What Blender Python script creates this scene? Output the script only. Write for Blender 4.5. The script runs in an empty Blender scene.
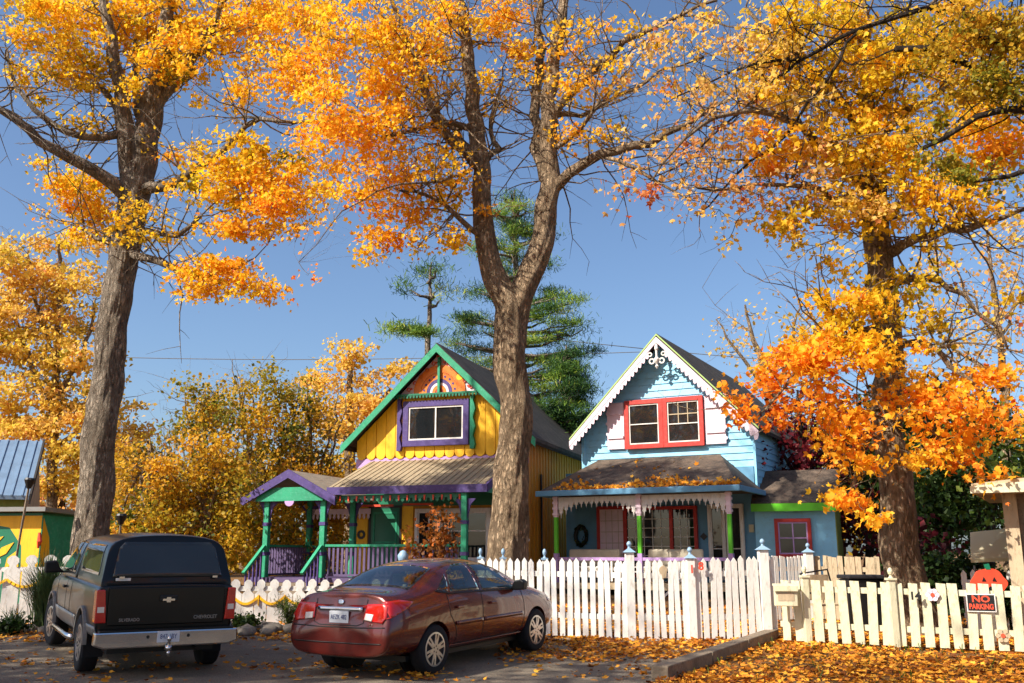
import bpy, bmesh, math, random
import numpy as np
from mathutils import Vector, Matrix
from mathutils.bvhtree import BVHTree
from mathutils import noise as mnoise
R = math.radians
rnd = random.Random(7)
nrs = np.random.RandomState(11)
sc = bpy.context.scene
COL = sc.collection
# ---------------------------------------------------------------- camera geometry
F = 950.0; CH = 1.46; TH = math.atan(211.5 / F)
def ray(u, v):
    a = (u - 512) / F; b = (341.5 - v) / F
    return (a, math.cos(TH) - b * math.sin(TH), math.sin(TH) + b * math.cos(TH))
def at(u, v, Y):
    r = ray(u, v); t = Y / r[1]
    return Vector((r[0] * t, Y, CH + r[2] * t))
def gz(y):
    return 0.0 if y < 12 else min(0.5, 0.03 * (y - 12))
def gxy(u, Y):
    p = at(u, 600, Y); return Vector((p.x * 1.0, Y, gz(Y)))
cam = bpy.data.cameras.new('camera'); co = bpy.data.objects.new('camera', cam); COL.objects.link(co)
cam.sensor_width = 36; cam.lens = F / 1024 * 36; cam.clip_end = 2000; cam.clip_start = .1
co.location = (0, 0, CH); co.rotation_euler = (R(90) + TH, 0, 0); sc.camera = co

# ---------------------------------------------------------------- object helpers
def tag(o, label=None, cat=None, group=None, kind=None):
    if label: o['label'] = label
    if cat: o['category'] = cat
    if group: o['group'] = group
    if kind: o['kind'] = kind
    return o
def empty(name, loc, rz=0, label=None, cat=None, group=None, rx=0):
    o = bpy.data.objects.new(name, None); COL.objects.link(o)
    o.location = loc; o.rotation_euler = (rx, 0, rz); o.empty_display_size = .2
    return tag(o, label, cat, group)
def copy_tree(o, parent=None):
    c = o.copy(); COL.objects.link(c); c.parent = parent
    for ch in list(o.children): copy_tree(ch, c)
    return c
def link_mesh(name, me, mat, parent=None):
    o = bpy.data.objects.new(name, me); COL.objects.link(o)
    if mat is not None: me.materials.clear(); me.materials.append(mat)
    if parent is not None: o.parent = parent
    return o
class MB:
    def __init__(s): s.v = []; s.f = []; s.M = None
    def add(s, vs, fs):
        n = len(s.v)
        for p in vs:
            p = Vector(p)
            if s.M is not None: p = s.M @ p
            s.v.append(tuple(p))
        s.f += [tuple(i + n for i in f) for f in fs]; return s
    def box(s, x0, x1, y0, y1, z0, z1):
        return s.add([(x, y, z) for z in (z0, z1) for y in (y0, y1) for x in (x0, x1)],
                     [(0,2,3,1),(4,5,7,6),(0,1,5,4),(2,6,7,3),(0,4,6,2),(1,3,7,5)])
    def prism(s, poly, d0, d1, axis='y'):
        n = len(poly)
        def mk(a, b, d):
            return {'y': (a, d, b), 'x': (d, a, b), 'z': (a, b, d)}[axis]
        vs = [mk(a, b, d0) for a, b in poly] + [mk(a, b, d1) for a, b in poly]
        fs = [tuple(range(n)), tuple(range(2*n-1, n-1, -1))] + [(i, (i+1) % n, (i+1) % n + n, i + n) for i in range(n)]
        return s.add(vs, fs)
    def bar(s, p, q, w, h=None, up=(0,0,1)):
        h = h or w; p = Vector(p); q = Vector(q); d = (q - p).normalized()
        u = Vector(up); sx = d.cross(u)
        if sx.length < 1e-3: sx = d.cross(Vector((1,0,0)))
        sx.normalize(); u = sx.cross(d).normalized()
        sx *= w/2; u *= h/2
        vs = [e + a*sx + b*u for e in (p, q) for a, b in ((-1,-1),(1,-1),(1,1),(-1,1))]
        return s.add(vs, [(0,1,2,3),(7,6,5,4),(0,4,5,1),(1,5,6,2),(2,6,7,3),(3,7,4,0)])
    def tube(s, pts, rad, n=8, cap=True, wob=0, seed=0):
        pts = [Vector(p) for p in pts]
        if not hasattr(rad, '__len__'): rad = [rad] * len(pts)
        vs = []; fs = []; N = None
        for i, p in enumerate(pts):
            d = (pts[min(i+1, len(pts)-1)] - pts[max(i-1, 0)])
            if d.length < 1e-9: d = Vector((0,0,1))
            d.normalize()
            if N is None:
                N = d.cross(Vector((.3,.2,1) if abs(d.z) < .9 else (1,0,0))).normalized()
            N = (N - d * N.dot(d)).normalized(); B = d.cross(N)
            for k in range(n):
                a = 2*math.pi*k/n; r = rad[i]
                if wob: r *= 1 + wob*(math.sin(a*3+seed+i*.25)*.5 + math.sin(a*7+seed*2-i*.35)*.35 + math.sin(a*2+i*.6)*.4)
                vs.append(p + (N*math.cos(a) + B*math.sin(a))*r)
        m = len(pts)
        for i in range(m-1):
            for k in range(n):
                fs.append((i*n+k, i*n+(k+1)%n, (i+1)*n+(k+1)%n, (i+1)*n+k))
        if cap: fs += [tuple(range(n-1,-1,-1)), tuple((m-1)*n+k for k in range(n))]
        return s.add(vs, fs)
    def lathe(s, prof, n=16, c=(0,0,0), axis='z'):
        vs = []; m = len(prof)
        for r, h in prof:
            for k in range(n):
                a = 2*math.pi*k/n; x, y = r*math.cos(a), r*math.sin(a)
                q = {'z': (x, y, h), 'y': (x, h, y), 'x': (h, x, y)}[axis]
                vs.append((q[0]+c[0], q[1]+c[1], q[2]+c[2]))
        fs = [(i*n+k, i*n+(k+1)%n, (i+1)*n+(k+1)%n, (i+1)*n+k) for i in range(m-1) for k in range(n)]
        fs += [tuple(range(n-1,-1,-1)), tuple((m-1)*n+k for k in range(n))]
        return s.add(vs, fs)
    def build(s, name, mat, parent=None, smooth=False, bevel=0):
        me = bpy.data.meshes.new(name); me.from_pydata(s.v, [], s.f); me.update()
        bm = bmesh.new(); bm.from_mesh(me); bmesh.ops.recalc_face_normals(bm, faces=bm.faces); bm.to_mesh(me); bm.free()
        if smooth: me.shade_smooth()
        o = link_mesh(name, me, mat, parent)
        if bevel:
            b = o.modifiers.new('b', 'BEVEL'); b.width = bevel; b.segments = 2; b.limit_method = 'ANGLE'; b.angle_limit = R(40)
        return o
def text(name, body, size, mat, loc, rot, parent=None, ext=.003, bold=0, sx=1):
    cu = bpy.data.curves.new(name, 'FONT'); cu.body = body; cu.size = size; cu.extrude = ext; cu.align_x = 'CENTER'; cu.align_y = 'CENTER'
    cu.offset = bold; cu.resolution_u = 3
    t = bpy.data.objects.new(name, cu); COL.objects.link(t)
    bpy.context.view_layer.update()
    me = bpy.data.meshes.new_from_object(t.evaluated_get(bpy.context.evaluated_depsgraph_get()))
    bpy.data.objects.remove(t)
    o = link_mesh(name, me, mat, parent); o.location = loc; o.rotation_euler = rot; o.scale = (sx, 1, 1); return o

# ---------------------------------------------------------------- materials
def C(h):
    if isinstance(h, str):
        c = [int(h[i:i+2], 16)/255 for i in (0, 2, 4)]
        return tuple(x/12.92 if x <= .04045 else ((x+.055)/1.055)**2.4 for x in c) + (1,)
    return tuple(h) + (1,)
def newmat(name):
    m = bpy.data.materials.new(name); m.use_nodes = True; nt = m.node_tree
    return m, nt, nt.nodes['Principled BSDF']
def nd(nt, t, **k):
    n = nt.nodes.new(t)
    for a, b in k.items():
        if a in n.inputs.keys(): n.inputs[a].default_value = b
        else: setattr(n, a, b)
    return n
def ramp(nt, stops, fac):
    r = nt.nodes.new('ShaderNodeValToRGB'); e = r.color_ramp.elements
    while len(e) < len(stops): e.new(.5)
    for i, (p, c) in enumerate(stops): e[i].position = p; e[i].color = c
    nt.links.new(fac, r.inputs[0]); return r
def mat(name, col, rough=.6, var=.18, scale=3.0, metal=0, bump=.0, bscale=40, coat=0, stretch=None, dirt=None, spec=.5):
    m, nt, p = newmat(name); c = C(col)
    tc = nd(nt, 'ShaderNodeTexCoord'); mp = nd(nt, 'ShaderNodeMapping'); nt.links.new(tc.outputs['Object'], mp.inputs[0])
    if stretch: mp.inputs['Scale'].default_value = stretch
    n1 = nd(nt, 'ShaderNodeTexNoise', Scale=scale, Detail=8.0, Roughness=.65); nt.links.new(mp.outputs[0], n1.inputs[0])
    lo = tuple(x*(1-var*1.3) for x in c[:3]) + (1,); hi = tuple(min(1, x*(1+var)) for x in c[:3]) + (1,)
    st = [(.3, lo), (.55, c), (.75, hi)]
    r = ramp(nt, st, n1.outputs[0]); out = r.outputs[0]
    if dirt:
        n2 = nd(nt, 'ShaderNodeTexNoise', Scale=scale*4.3, Detail=10.0, Roughness=.75); nt.links.new(mp.outputs[0], n2.inputs[0])
        r2 = ramp(nt, [(.52, (0,0,0,1)), (.68, (1,1,1,1))], n2.outputs[0])
        mx = nd(nt, 'ShaderNodeMix', data_type='RGBA'); nt.links.new(r2.outputs[0], mx.inputs[0]); nt.links.new(out, mx.inputs[6]); mx.inputs[7].default_value = C(dirt); out = mx.outputs[2]
    nt.links.new(out, p.inputs['Base Color'])
    p.inputs['Roughness'].default_value = rough; p.inputs['Metallic'].default_value = metal; p.inputs['Coat Weight'].default_value = coat; p.inputs['Coat Roughness'].default_value = .04
    p.inputs['Specular IOR Level'].default_value = spec
    if bump:
        nb = nd(nt, 'ShaderNodeTexNoise', Scale=float(bscale), Detail=6.0); nt.links.new(mp.outputs[0], nb.inputs[0])
        b = nd(nt, 'ShaderNodeBump', Strength=bump, Distance=.02); nt.links.new(nb.outputs[0], b.inputs['Height']); nt.links.new(b.outputs[0], p.inputs['Normal'])
    return m
def leafmat(name, stops, trans=.55, rough=.55):
    m, nt, p = newmat(name)
    a = nd(nt, 'ShaderNodeAttribute', attribute_name='hue')
    r = ramp(nt, [(x, C(c)) for x, c in stops], a.outputs['Fac'])
    nt.links.new(r.outputs[0], p.inputs['Base Color']); p.inputs['Roughness'].default_value = rough; p.inputs['Specular IOR Level'].default_value = .25
    t = nd(nt, 'ShaderNodeBsdfTranslucent'); nt.links.new(r.outputs[0], t.inputs[0])
    mx = nd(nt, 'ShaderNodeMixShader'); mx.inputs[0].default_value = trans
    nt.links.new(p.outputs[0], mx.inputs[1]); nt.links.new(t.outputs[0], mx.inputs[2])
    nt.links.new(mx.outputs[0], nt.nodes['Material Output'].inputs[0]); return m
def barkmat(name, c1, c2, c3):
    m, nt, p = newmat(name)
    tc = nd(nt, 'ShaderNodeTexCoord'); mp = nd(nt, 'ShaderNodeMapping'); mp.inputs['Scale'].default_value = (1, 1, .32); nt.links.new(tc.outputs['Object'], mp.inputs[0])
    n1 = nd(nt, 'ShaderNodeTexNoise', Scale=15.0, Detail=9.0, Roughness=.7, Distortion=.6); nt.links.new(mp.outputs[0], n1.inputs[0])
    v1 = nd(nt, 'ShaderNodeTexVoronoi', Scale=17.0, feature='DISTANCE_TO_EDGE')
    mxv = nd(nt, 'ShaderNodeMix', data_type='VECTOR'); mxv.inputs[0].default_value = .12; nt.links.new(mp.outputs[0], mxv.inputs[4]); nt.links.new(n1.outputs['Color'], mxv.inputs[5]); nt.links.new(mxv.outputs[1], v1.inputs[0])
    n3 = nd(nt, 'ShaderNodeTexNoise', Scale=2.2, Detail=4.0); nt.links.new(tc.outputs['Object'], n3.inputs[0])
    r = ramp(nt, [(.3, C(c1)), (.5, C(c2)), (.72, C(c3))], n1.outputs[0])
    r3 = ramp(nt, [(.35, (.62,.6,.58,1)), (.65, (1.0,1.0,1.0,1))], n3.outputs[0])
    ml = nd(nt, 'ShaderNodeMix', data_type='RGBA', blend_type='MULTIPLY'); ml.inputs[0].default_value = 1; nt.links.new(r.outputs[0], ml.inputs[6]); nt.links.new(r3.outputs[0], ml.inputs[7])
    nt.links.new(ml.outputs[2], p.inputs['Base Color']); p.inputs['Roughness'].default_value = .9; p.inputs['Specular IOR Level'].default_value = .15
    rv = ramp(nt, [(0, (0,0,0,1)), (.22, (1,1,1,1))], v1.outputs[0])
    ad = nd(nt, 'ShaderNodeMath', operation='ADD'); nt.links.new(rv.outputs[0], ad.inputs[0]); nt.links.new(n1.outputs[0], ad.inputs[1])
    b = nd(nt, 'ShaderNodeBump', Strength=1.0, Distance=.07); nt.links.new(ad.outputs[0], b.inputs['Height']); nt.links.new(b.outputs[0], p.inputs['Normal'])
    return m
def glassmat(name, col=(.012,.014,.016), rough=.03, metal=0, spec=.8):
    m, nt, p = newmat(name); p.inputs['Base Color'].default_value = C(col); p.inputs['Roughness'].default_value = rough; p.inputs['Specular IOR Level'].default_value = spec; p.inputs['IOR'].default_value = 1.45; p.inputs['Metallic'].default_value = metal
    tc = nd(nt, 'ShaderNodeTexCoord'); nb = nd(nt, 'ShaderNodeTexNoise', Scale=1.5, Detail=1.0); nt.links.new(tc.outputs['Object'], nb.inputs[0])
    b = nd(nt, 'ShaderNodeBump', Strength=.06, Distance=.05); nt.links.new(nb.outputs[0], b.inputs['Height']); nt.links.new(b.outputs[0], p.inputs['Normal'])
    return m
M = {}
M['bark'] = barkmat('grey_bark', '5c5044', 'a89885', 'd2c4b0')
M['bark_warm'] = barkmat('warm_bark', '64503c', 'b49a7c', 'e0c6a2')
M['bark_dark'] = barkmat('dark_bark', '2a2420', '4c4036', '6d5d4e')
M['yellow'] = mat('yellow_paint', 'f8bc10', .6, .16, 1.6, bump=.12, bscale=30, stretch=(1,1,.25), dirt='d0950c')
M['shaded_yellow'] = mat('shaded_yellow_paint', 'c98a18', .65, .15, 2.0, bump=.15, bscale=25, stretch=(1,1,.2), dirt='9a6a18')  # cottage yellow with the shade of its side wall put into the colour
M['green'] = mat('green_paint', '1a9068', .6, .2, 3, bump=.12, dirt='4c9c80')
M['dgreen'] = mat('door_green', '0d6b4c', .45, .1, 3)
M['purple'] = mat('purple_paint', '43306f', .6, .2, 3, bump=.12, dirt='5f4f84')
M['lilac'] = mat('lilac_paint', 'b995c9', .55, .12, 3, bump=.08)
M['red'] = mat('red_paint', 'bc2e24', .6, .18, 3, bump=.1, dirt='a24a40')
M['coral'] = mat('coral_paint', 'd94a2c', .5, .15, 6)
M['orange'] = mat('orange_paint', 'e8791c', .5, .15, 6)
M['pinkw'] = mat('pinkish_white_paint', 'e6cfd8', .6, .08, 6, bump=.06)
M['white'] = mat('white_paint', 'dedad2', .6, .1, 3, bump=.15, bscale=25, stretch=(1,1,.3), dirt='b3aa9b')
M['cream'] = mat('weathered_cream_paint', 'cfc9a8', .75, .14, 3, bump=.25, bscale=25, stretch=(1,1,.3), dirt='8b8664')
M['tan'] = mat('tan_wood', 'b6a283', .75, .2, 3, bump=.25, bscale=25, stretch=(1,1,.3), dirt='7c6a50')
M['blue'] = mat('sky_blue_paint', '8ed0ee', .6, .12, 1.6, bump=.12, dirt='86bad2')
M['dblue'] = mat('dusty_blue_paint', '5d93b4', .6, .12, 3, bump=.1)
M['fblue'] = mat('finial_blue_paint', '86a3ba', .5, .1, 8)
M['lime'] = mat('lime_paint', '5fc41c', .5, .1, 4)
M['olive'] = mat('olive_paint', '7d8a40', .65, .15, 3, bump=.15, stretch=(1,1,.25))
M['shingle'] = mat('dark_shingle', '332e2b', .9, .35, 7, bump=.5, bscale=30)
M['glass'] = glassmat('window_glass')
M['autoglass'] = glassmat('vehicle_glass', (.30,.29,.27), .02, .75, 1.0)
M['capglass'] = glassmat('tinted_vehicle_glass', (.05,.055,.055), .03, .5, .8)
M['black'] = mat('black_plastic', '0c0c0d', .5, .1, 8)
M['rubber'] = mat('tyre_rubber', '16151a', .85, .25, 12, bump=.2, bscale=60)
M['alloy'] = mat('alloy_metal', 'd2cfc8', .3, .05, 8, metal=.8)
M['chrome'] = mat('chrome_metal', 'd8d8d8', .12, .03, 8, metal=1)
M['silver'] = mat('silver_trim', '8c8a86', .4, .08, 6, metal=.4)
M['maroon'] = mat('maroon_car_paint', '641e16', .27, .08, 3, metal=.25, coat=.8)
M['truckblack'] = mat('black_car_paint', '070807', .3, .1, 3, coat=.2, spec=.35)
M['lens'] = mat('red_lens', 'c01810', .12, .1, 9, coat=1)
M['lensw'] = mat('clear_lens', 'e8dcd0', .12, .1, 9, coat=1)
def seethrough(name, tint):
    m, nt, p = newmat(name); tr = nd(nt, 'ShaderNodeBsdfTransparent'); tr.inputs[0].default_value = C(tint); gl = nd(nt, 'ShaderNodeBsdfGlossy'); gl.inputs['Roughness'].default_value = .01
    lw = nd(nt, 'ShaderNodeLayerWeight'); lw.inputs[0].default_value = .5; pw = nd(nt, 'ShaderNodeMath', operation='POWER'); nt.links.new(lw.outputs['Facing'], pw.inputs[0]); pw.inputs[1].default_value = 3.2; fr = nd(nt, 'ShaderNodeMath', operation='MULTIPLY_ADD'); nt.links.new(pw.outputs[0], fr.inputs[0]); fr.inputs[1].default_value = .8; fr.inputs[2].default_value = .05; mx = nd(nt, 'ShaderNodeMixShader')
    nt.links.new(fr.outputs[0], mx.inputs[0]); nt.links.new(tr.outputs[0], mx.inputs[1]); nt.links.new(gl.outputs[0], mx.inputs[2]); nt.links.new(mx.outputs[0], nt.nodes['Material Output'].inputs[0]); return m
M['clearglass'] = seethrough('clear_vehicle_glass', 'd6dcd4')
M['upholstery'] = mat('beige_upholstery', 'a89a86', .85, .1, 6)
M['plate'] = mat('plate_white', 'd6dade', .4, .05, 8)
M['plateblue'] = mat('plate_blue', '2b3d78', .4, .05, 8)
M['baluster'] = mat('shaded_purple_paint', '57476c', .6, .2, 4)  # dark purple has the shade on the porch railing mixed into the colour
M['trimpale'] = mat('pale_olive_trim', '9fb86a', .6, .1, 4)
M['roof_gold'] = mat('weathered_plank_roof', '968468', .8, .25, 2.2, bump=.35, bscale=9, stretch=(5,.6,.6), dirt='b8a484')
M['stone'] = mat('rock', '7d7468', .9, .3, 5, bump=.5, bscale=12)
M['timber'] = mat('weathered_timber', '7e6f5c', .85, .3, 4, bump=.5, bscale=25, dirt='4e4336')
M['paper'] = mat('pale_cushion', 'd3c8b0', .8, .15, 5)
# shingles with courses
def coursemat(name, c1, c2, sc_=5.0):
    m, nt, p = newmat(name)
    tc = nd(nt, 'ShaderNodeTexCoord'); mp = nd(nt, 'ShaderNodeMapping'); nt.links.new(tc.outputs['Object'], mp.inputs[0])
    sx = nd(nt, 'ShaderNodeSeparateXYZ'); nt.links.new(mp.outputs[0], sx.inputs[0])
    n1 = nd(nt, 'ShaderNodeTexNoise', Scale=2.0, Detail=8.0, Roughness=.7); nt.links.new(mp.outputs[0], n1.inputs[0])
    n2 = nd(nt, 'ShaderNodeTexNoise', Scale=22.0, Detail=3.0); nt.links.new(mp.outputs[0], n2.inputs[0])
    ad = nd(nt, 'ShaderNodeMath', operation='MULTIPLY_ADD'); nt.links.new(n2.outputs[0], ad.inputs[0]); ad.inputs[1].default_value = .5; nt.links.new(n1.outputs[0], ad.inputs[2])
    r = ramp(nt, [(.55, C(c1)), (.9, C(c2))], ad.outputs[0]); nt.links.new(r.outputs[0], p.inputs['Base Color'])
    w = nd(nt, 'ShaderNodeMath', operation='MULTIPLY'); nt.links.new(sx.outputs[2], w.inputs[0]); w.inputs[1].default_value = sc_*2
    fr = nd(nt, 'ShaderNodeMath', operation='FRACT'); nt.links.new(w.outputs[0], fr.inputs[0])
    a2 = nd(nt, 'ShaderNodeMath', operation='ADD'); nt.links.new(fr.outputs[0], a2.inputs[0]); nt.links.new(n2.outputs[0], a2.inputs[1])
    b = nd(nt, 'ShaderNodeBump', Strength=.6, Distance=.02); nt.links.new(a2.outputs[0], b.inputs['Height']); nt.links.new(b.outputs[0], p.inputs['Normal'])
    p.inputs['Roughness'].default_value = .92; return m
M['roof_dark'] = coursemat('dark_shingle_roof', '1f1c1a', '4a423b')
M['roof_brown'] = coursemat('brown_shingle_roof', '2f2823', '6b5a4b')
M['roof_plank'] = mat('weathered_roll_roofing', '8e8070', .85, .25, 2.2, bump=.35, bscale=9, stretch=(4,.6,.6), dirt='b0a08a')
M['metalroof'] = mat('blue_grey_metal_roof', '7d95ad', .45, .15, 2, metal=.3)
LF = {}
LF['gold'] = leafmat('golden_maple_leaves', [(0,'75741a'),(.15,'cfae24'),(.32,'fccf2c'),(.55,'ffc034'),(.75,'fb9c28'),(1,'d85c18')])
LF['pale'] = leafmat('pale_autumn_leaves', [(0,'a09026'),(.3,'eec850'),(.6,'f4c470'),(.8,'e6a060'),(1,'bc5a3c')])
LF['olive'] = leafmat('olive_yellow_leaves', [(0,'46541a'),(.25,'8a8628'),(.5,'cca42c'),(.8,'eab034'),(1,'c88428')])
LF['green'] = leafmat('dark_green_leaves', [(0,'16240e'),(.5,'2c4216'),(.8,'4a5a1c'),(1,'6c7426')], trans=.35)
LF['pine'] = leafmat('pine_needles', [(0,'18331c'),(.4,'3a5e26'),(.75,'7c9a34'),(1,'b2b440')], trans=.3)
LF['red'] = leafmat('dark_red_leaves', [(0,'2c0a10'),(.5,'561420'),(.85,'8a2420'),(1,'a84420')], trans=.4)
LF['rust'] = leafmat('shaded_rusty_leaves', [(0,'3a2a12'),(.4,'7a4a18'),(.8,'b05a1c'),(1,'c8702a')], trans=.3)  # brown-orange ramp darkened to carry the shade the sapling stands in
LF['litter'] = leafmat('fallen_leaf_litter', [(0,'4e2e16'),(.22,'8e4e1c'),(.42,'cc7c22'),(.62,'eea02e'),(.85,'f6b840'),(1,'c85a22')], trans=.15, rough=.7)
# ---------------------------------------------------------------- trees
def leafmesh(name, P, size, hue, m, parent, kind='lobed', droop=.35):
    N = len(P); P = np.asarray(P, dtype=np.float32)
    d = nrs.normal(size=(N, 3)); d[:, 2] -= droop; d /= np.linalg.norm(d, axis=1)[:, None]
    n = nrs.normal(size=(N, 3)); n[:, 2] += .5
    s = np.cross(d, n); s /= np.linalg.norm(s, axis=1)[:, None] + 1e-6; n = np.cross(s, d)
    size = np.asarray(size)[:, None]
    if kind == 'lobed':
        pts = [(0,0,0), (0,1,0), (-.16,.52,.07), (-.52,.5,.14), (.52,.5,.14), (.16,.52,.07), (-.34,.06,.1), (.34,.06,.1)]
        fc = [(0,1,2,3,6), (0,7,4,5,1)]
    elif kind == 'kite':
        pts = [(0,0,0), (0,1,0), (-.42,.45,.12), (.42,.45,.12)]; fc = [(0,1,2), (0,3,1)]
    else:
        pts = [(-.05,0,0), (.05,0,0), (.045,1,0), (-.045,.9,.0)]; fc = [(0,1,2,3)]
    K = len(pts)
    V = np.zeros((N, K, 3), dtype=np.float32)
    for k, (a, b, c) in enumerate(pts): V[:, k] = P + size*(a*s + b*d + c*n)
    lens = np.array([len(f) for f in fc] * N); nl = int(lens.sum())
    li = np.concatenate([np.array(f) for f in fc])
    L = (np.arange(N)[:, None]*K + li[None, :]).reshape(-1)
    me = bpy.data.meshes.new(name)
    me.vertices.add(N*K); me.vertices.foreach_set('co', V.reshape(-1))
    me.loops.add(nl); me.loops.foreach_set('vertex_index', L.astype(np.int32))
    me.polygons.add(len(lens)); st = np.concatenate([[0], np.cumsum(lens)[:-1]])
    me.polygons.foreach_set('loop_start', st.astype(np.int32))
    me.update(calc_edges=True)
    at_ = me.attributes.new('hue', 'FLOAT', 'POINT'); at_.data.foreach_set('value', np.repeat(np.clip(hue, 0, 1), K).astype(np.float32))
    return link_mesh(name, me, m, parent)
def catmull(pts, step=.35):
    out = []; n = len(pts)
    for i in range(n-1):
        p0, p1, p2, p3 = (pts[max(i-1,0)], pts[i], pts[i+1], pts[min(i+2,n-1)])
        L = math.dist(p1[:3], p2[:3]); k = max(2, int(L/step))
        for j in range(k):
            t = j/k
            out.append(tuple(.5*((2*p1[c]) + (-p0[c]+p2[c])*t + (2*p0[c]-5*p1[c]+4*p2[c]-p3[c])*t*t + (-p0[c]+3*p1[c]-3*p2[c]+p3[c])*t**3) for c in range(4)))
    out.append(pts[-1]); return out
def tree(name, label, cat, base, limbs, blobs, bark, leaf, rc=.36, npc=60, ls=.115, kind='lobed', group=None, seed=1, flat=.45, layers=2.2, jit=.06, droop=.35, twigr=1.0, bare=0, twigs=0):
    """base=(u,Y) foot of the trunk; limbs=[[(u,v,Y,r)..]..]; blobs=[(u,v,ru,rv,Y,density,hue)..]"""
    r_ = np.random.RandomState(seed); rr = random.Random(seed)
    b0 = at(base[0], 560, base[1]); b0.z = gz(base[1])
    root = empty(name, b0, 0, label, cat, group)
    W = MB(); nodes = []
    for li, L in enumerate(limbs):
        pts = [tuple(at(u, v, Y)) + (r,) for u, v, Y, r in L]
        if li == 0 and pts[0][2] > b0.z - .3:
            pts = [(b0.x, b0.y, b0.z-.3, pts[0][3]*1.5), (b0.x, b0.y, b0.z+.15, pts[0][3]*1.22)] + pts
        pts = catmull(pts)
        big = pts[0][3] > .16; q = []
        for i, p in enumerate(pts):
            j = .02 if big else .05
            q.append((p[0]+rr.gauss(0, j)*(i > 0), p[1]+rr.gauss(0, j)*(i > 0), p[2]+rr.gauss(0, j*.6)*(i > 0), p[3]))
        if pts[0][3] > .2:
            # old bark: finely divided tube with raised broken ridges and the odd burr
            fine = catmull(q, .09); n_ = 112 if li == 0 else 72; k0 = len(W.v); sd = rr.random()*50
            W.tube([p[:3] for p in fine], [p[3] for p in fine], n_, wob=.09, seed=rr.random()*9)
            lobes = [(rr.randrange(len(fine)), rr.random()*6.283, rr.uniform(.02, .05)) for _ in range(7)]
            for i, p in enumerate(fine):
                c_ = Vector(p[:3]); r_q = p[3]
                for k_ in range(n_):
                    a = 2*math.pi*k_/n_; v_ = Vector(W.v[k0+i*n_+k_]); o_ = v_-c_; u_ = a*r_q
                    w1 = mnoise.noise(Vector((math.cos(a)*r_q*9, math.sin(a)*r_q*9, p[2]*1.1+sd))); w2 = mnoise.noise(Vector((math.cos(a)*r_q*24+w1*1.5, math.sin(a)*r_q*24, p[2]*3.2+sd)))
                    dsp = (.5-abs(w1))*.030+(.5-abs(w2))*.020
                    for (li_, la, lr) in lobes:
                        da = (a-la+math.pi) % (2*math.pi)-math.pi; dd_ = (da*r_q)**2+((i-li_)*.09)**2
                        if dd_ < .09: dsp += lr*math.exp(-dd_/.012)
                    v_ = c_+o_*(1+(dsp-.012)*min(1, r_q/.25)/max(r_q, .1)); W.v[k0+i*n_+k_] = tuple(v_)
        else: W.tube([p[:3] for p in q], [p[3] for p in q], 28 if big else 8, wob=.10 if big else .06, seed=rr.random()*9)
        for p in q[(len(q)//3 if li == 0 else 1):]: nodes.append((p[0]-b0.x, p[1]-b0.y, p[2]-b0.z, p[3]))
    loc0 = [n_ for n_ in nodes if n_[3] < .15]
    for _ in range(twigs):
        s = loc0[rr.randrange(len(loc0))]; p = Vector(s[:3]); d = Vector((rr.gauss(0, 1), rr.gauss(0, .7), rr.gauss(.25, .6))).normalized(); Lg = rr.uniform(.7, 2.4)
        st = []; r0 = min(s[3]*.5, .022)
        for k_ in range(7):
            st.append(p.copy()); nodes.append((p.x, p.y, p.z, r0*(1-k_/8))); d = (d+Vector((rr.gauss(0,.22), rr.gauss(0,.22), rr.gauss(.03,.2)))).normalized(); p = p+d*Lg/6
        W.tube([q+b0 for q in st], [r0*(1-k_/7.5) for k_ in range(7)], 4, cap=False)
        for k_ in range(2, 7):
            if rr.random() < .8:
                d2 = (d+Vector((rr.gauss(0,.9), rr.gauss(0,.9), rr.gauss(0,.7)))).normalized(); q = st[k_]; l2 = Lg*rr.uniform(.12, .35)
                W.tube([q+b0, q+d2*l2*.5+b0+Vector((0,0,.02)), q+d2*l2+b0], [r0*.35, r0*.25, r0*.12], 3, cap=False)
    W.v = [(x-b0.x, y-b0.y, z-b0.z) for x, y, z in W.v]
    NP = np.array(nodes)
    cl = []
    for (u, v, ru, rv, Y, dens, hue) in blobs:
        c = at(u, v, Y) - b0; k = (c+b0).length / F
        a = ru*k; b = rv*k; dy = max(.5, .75*min(a, b)+.3)
        n = max(1, int(dens * layers * a*b/(rc*rc)))
        for i in range(n):
            w = r_.normal(size=3); w /= np.linalg.norm(w); w *= r_.rand()**.42 * (1+.22*r_.randn())
            cl.append((c.x+w[0]*a, c.y+w[1]*dy, c.z+w[2]*b, hue))
    cl = np.array(cl)
    D = np.array([np.min(np.sum((NP[:, :3]-c[:3])**2, axis=1)) for c in cl]); cl = cl[np.argsort(D)]
    arr = np.zeros((len(NP)+len(cl)*3+10, 4)); arr[:len(NP)] = NP; m_ = len(NP)
    P = []; S = []; H = []
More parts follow.
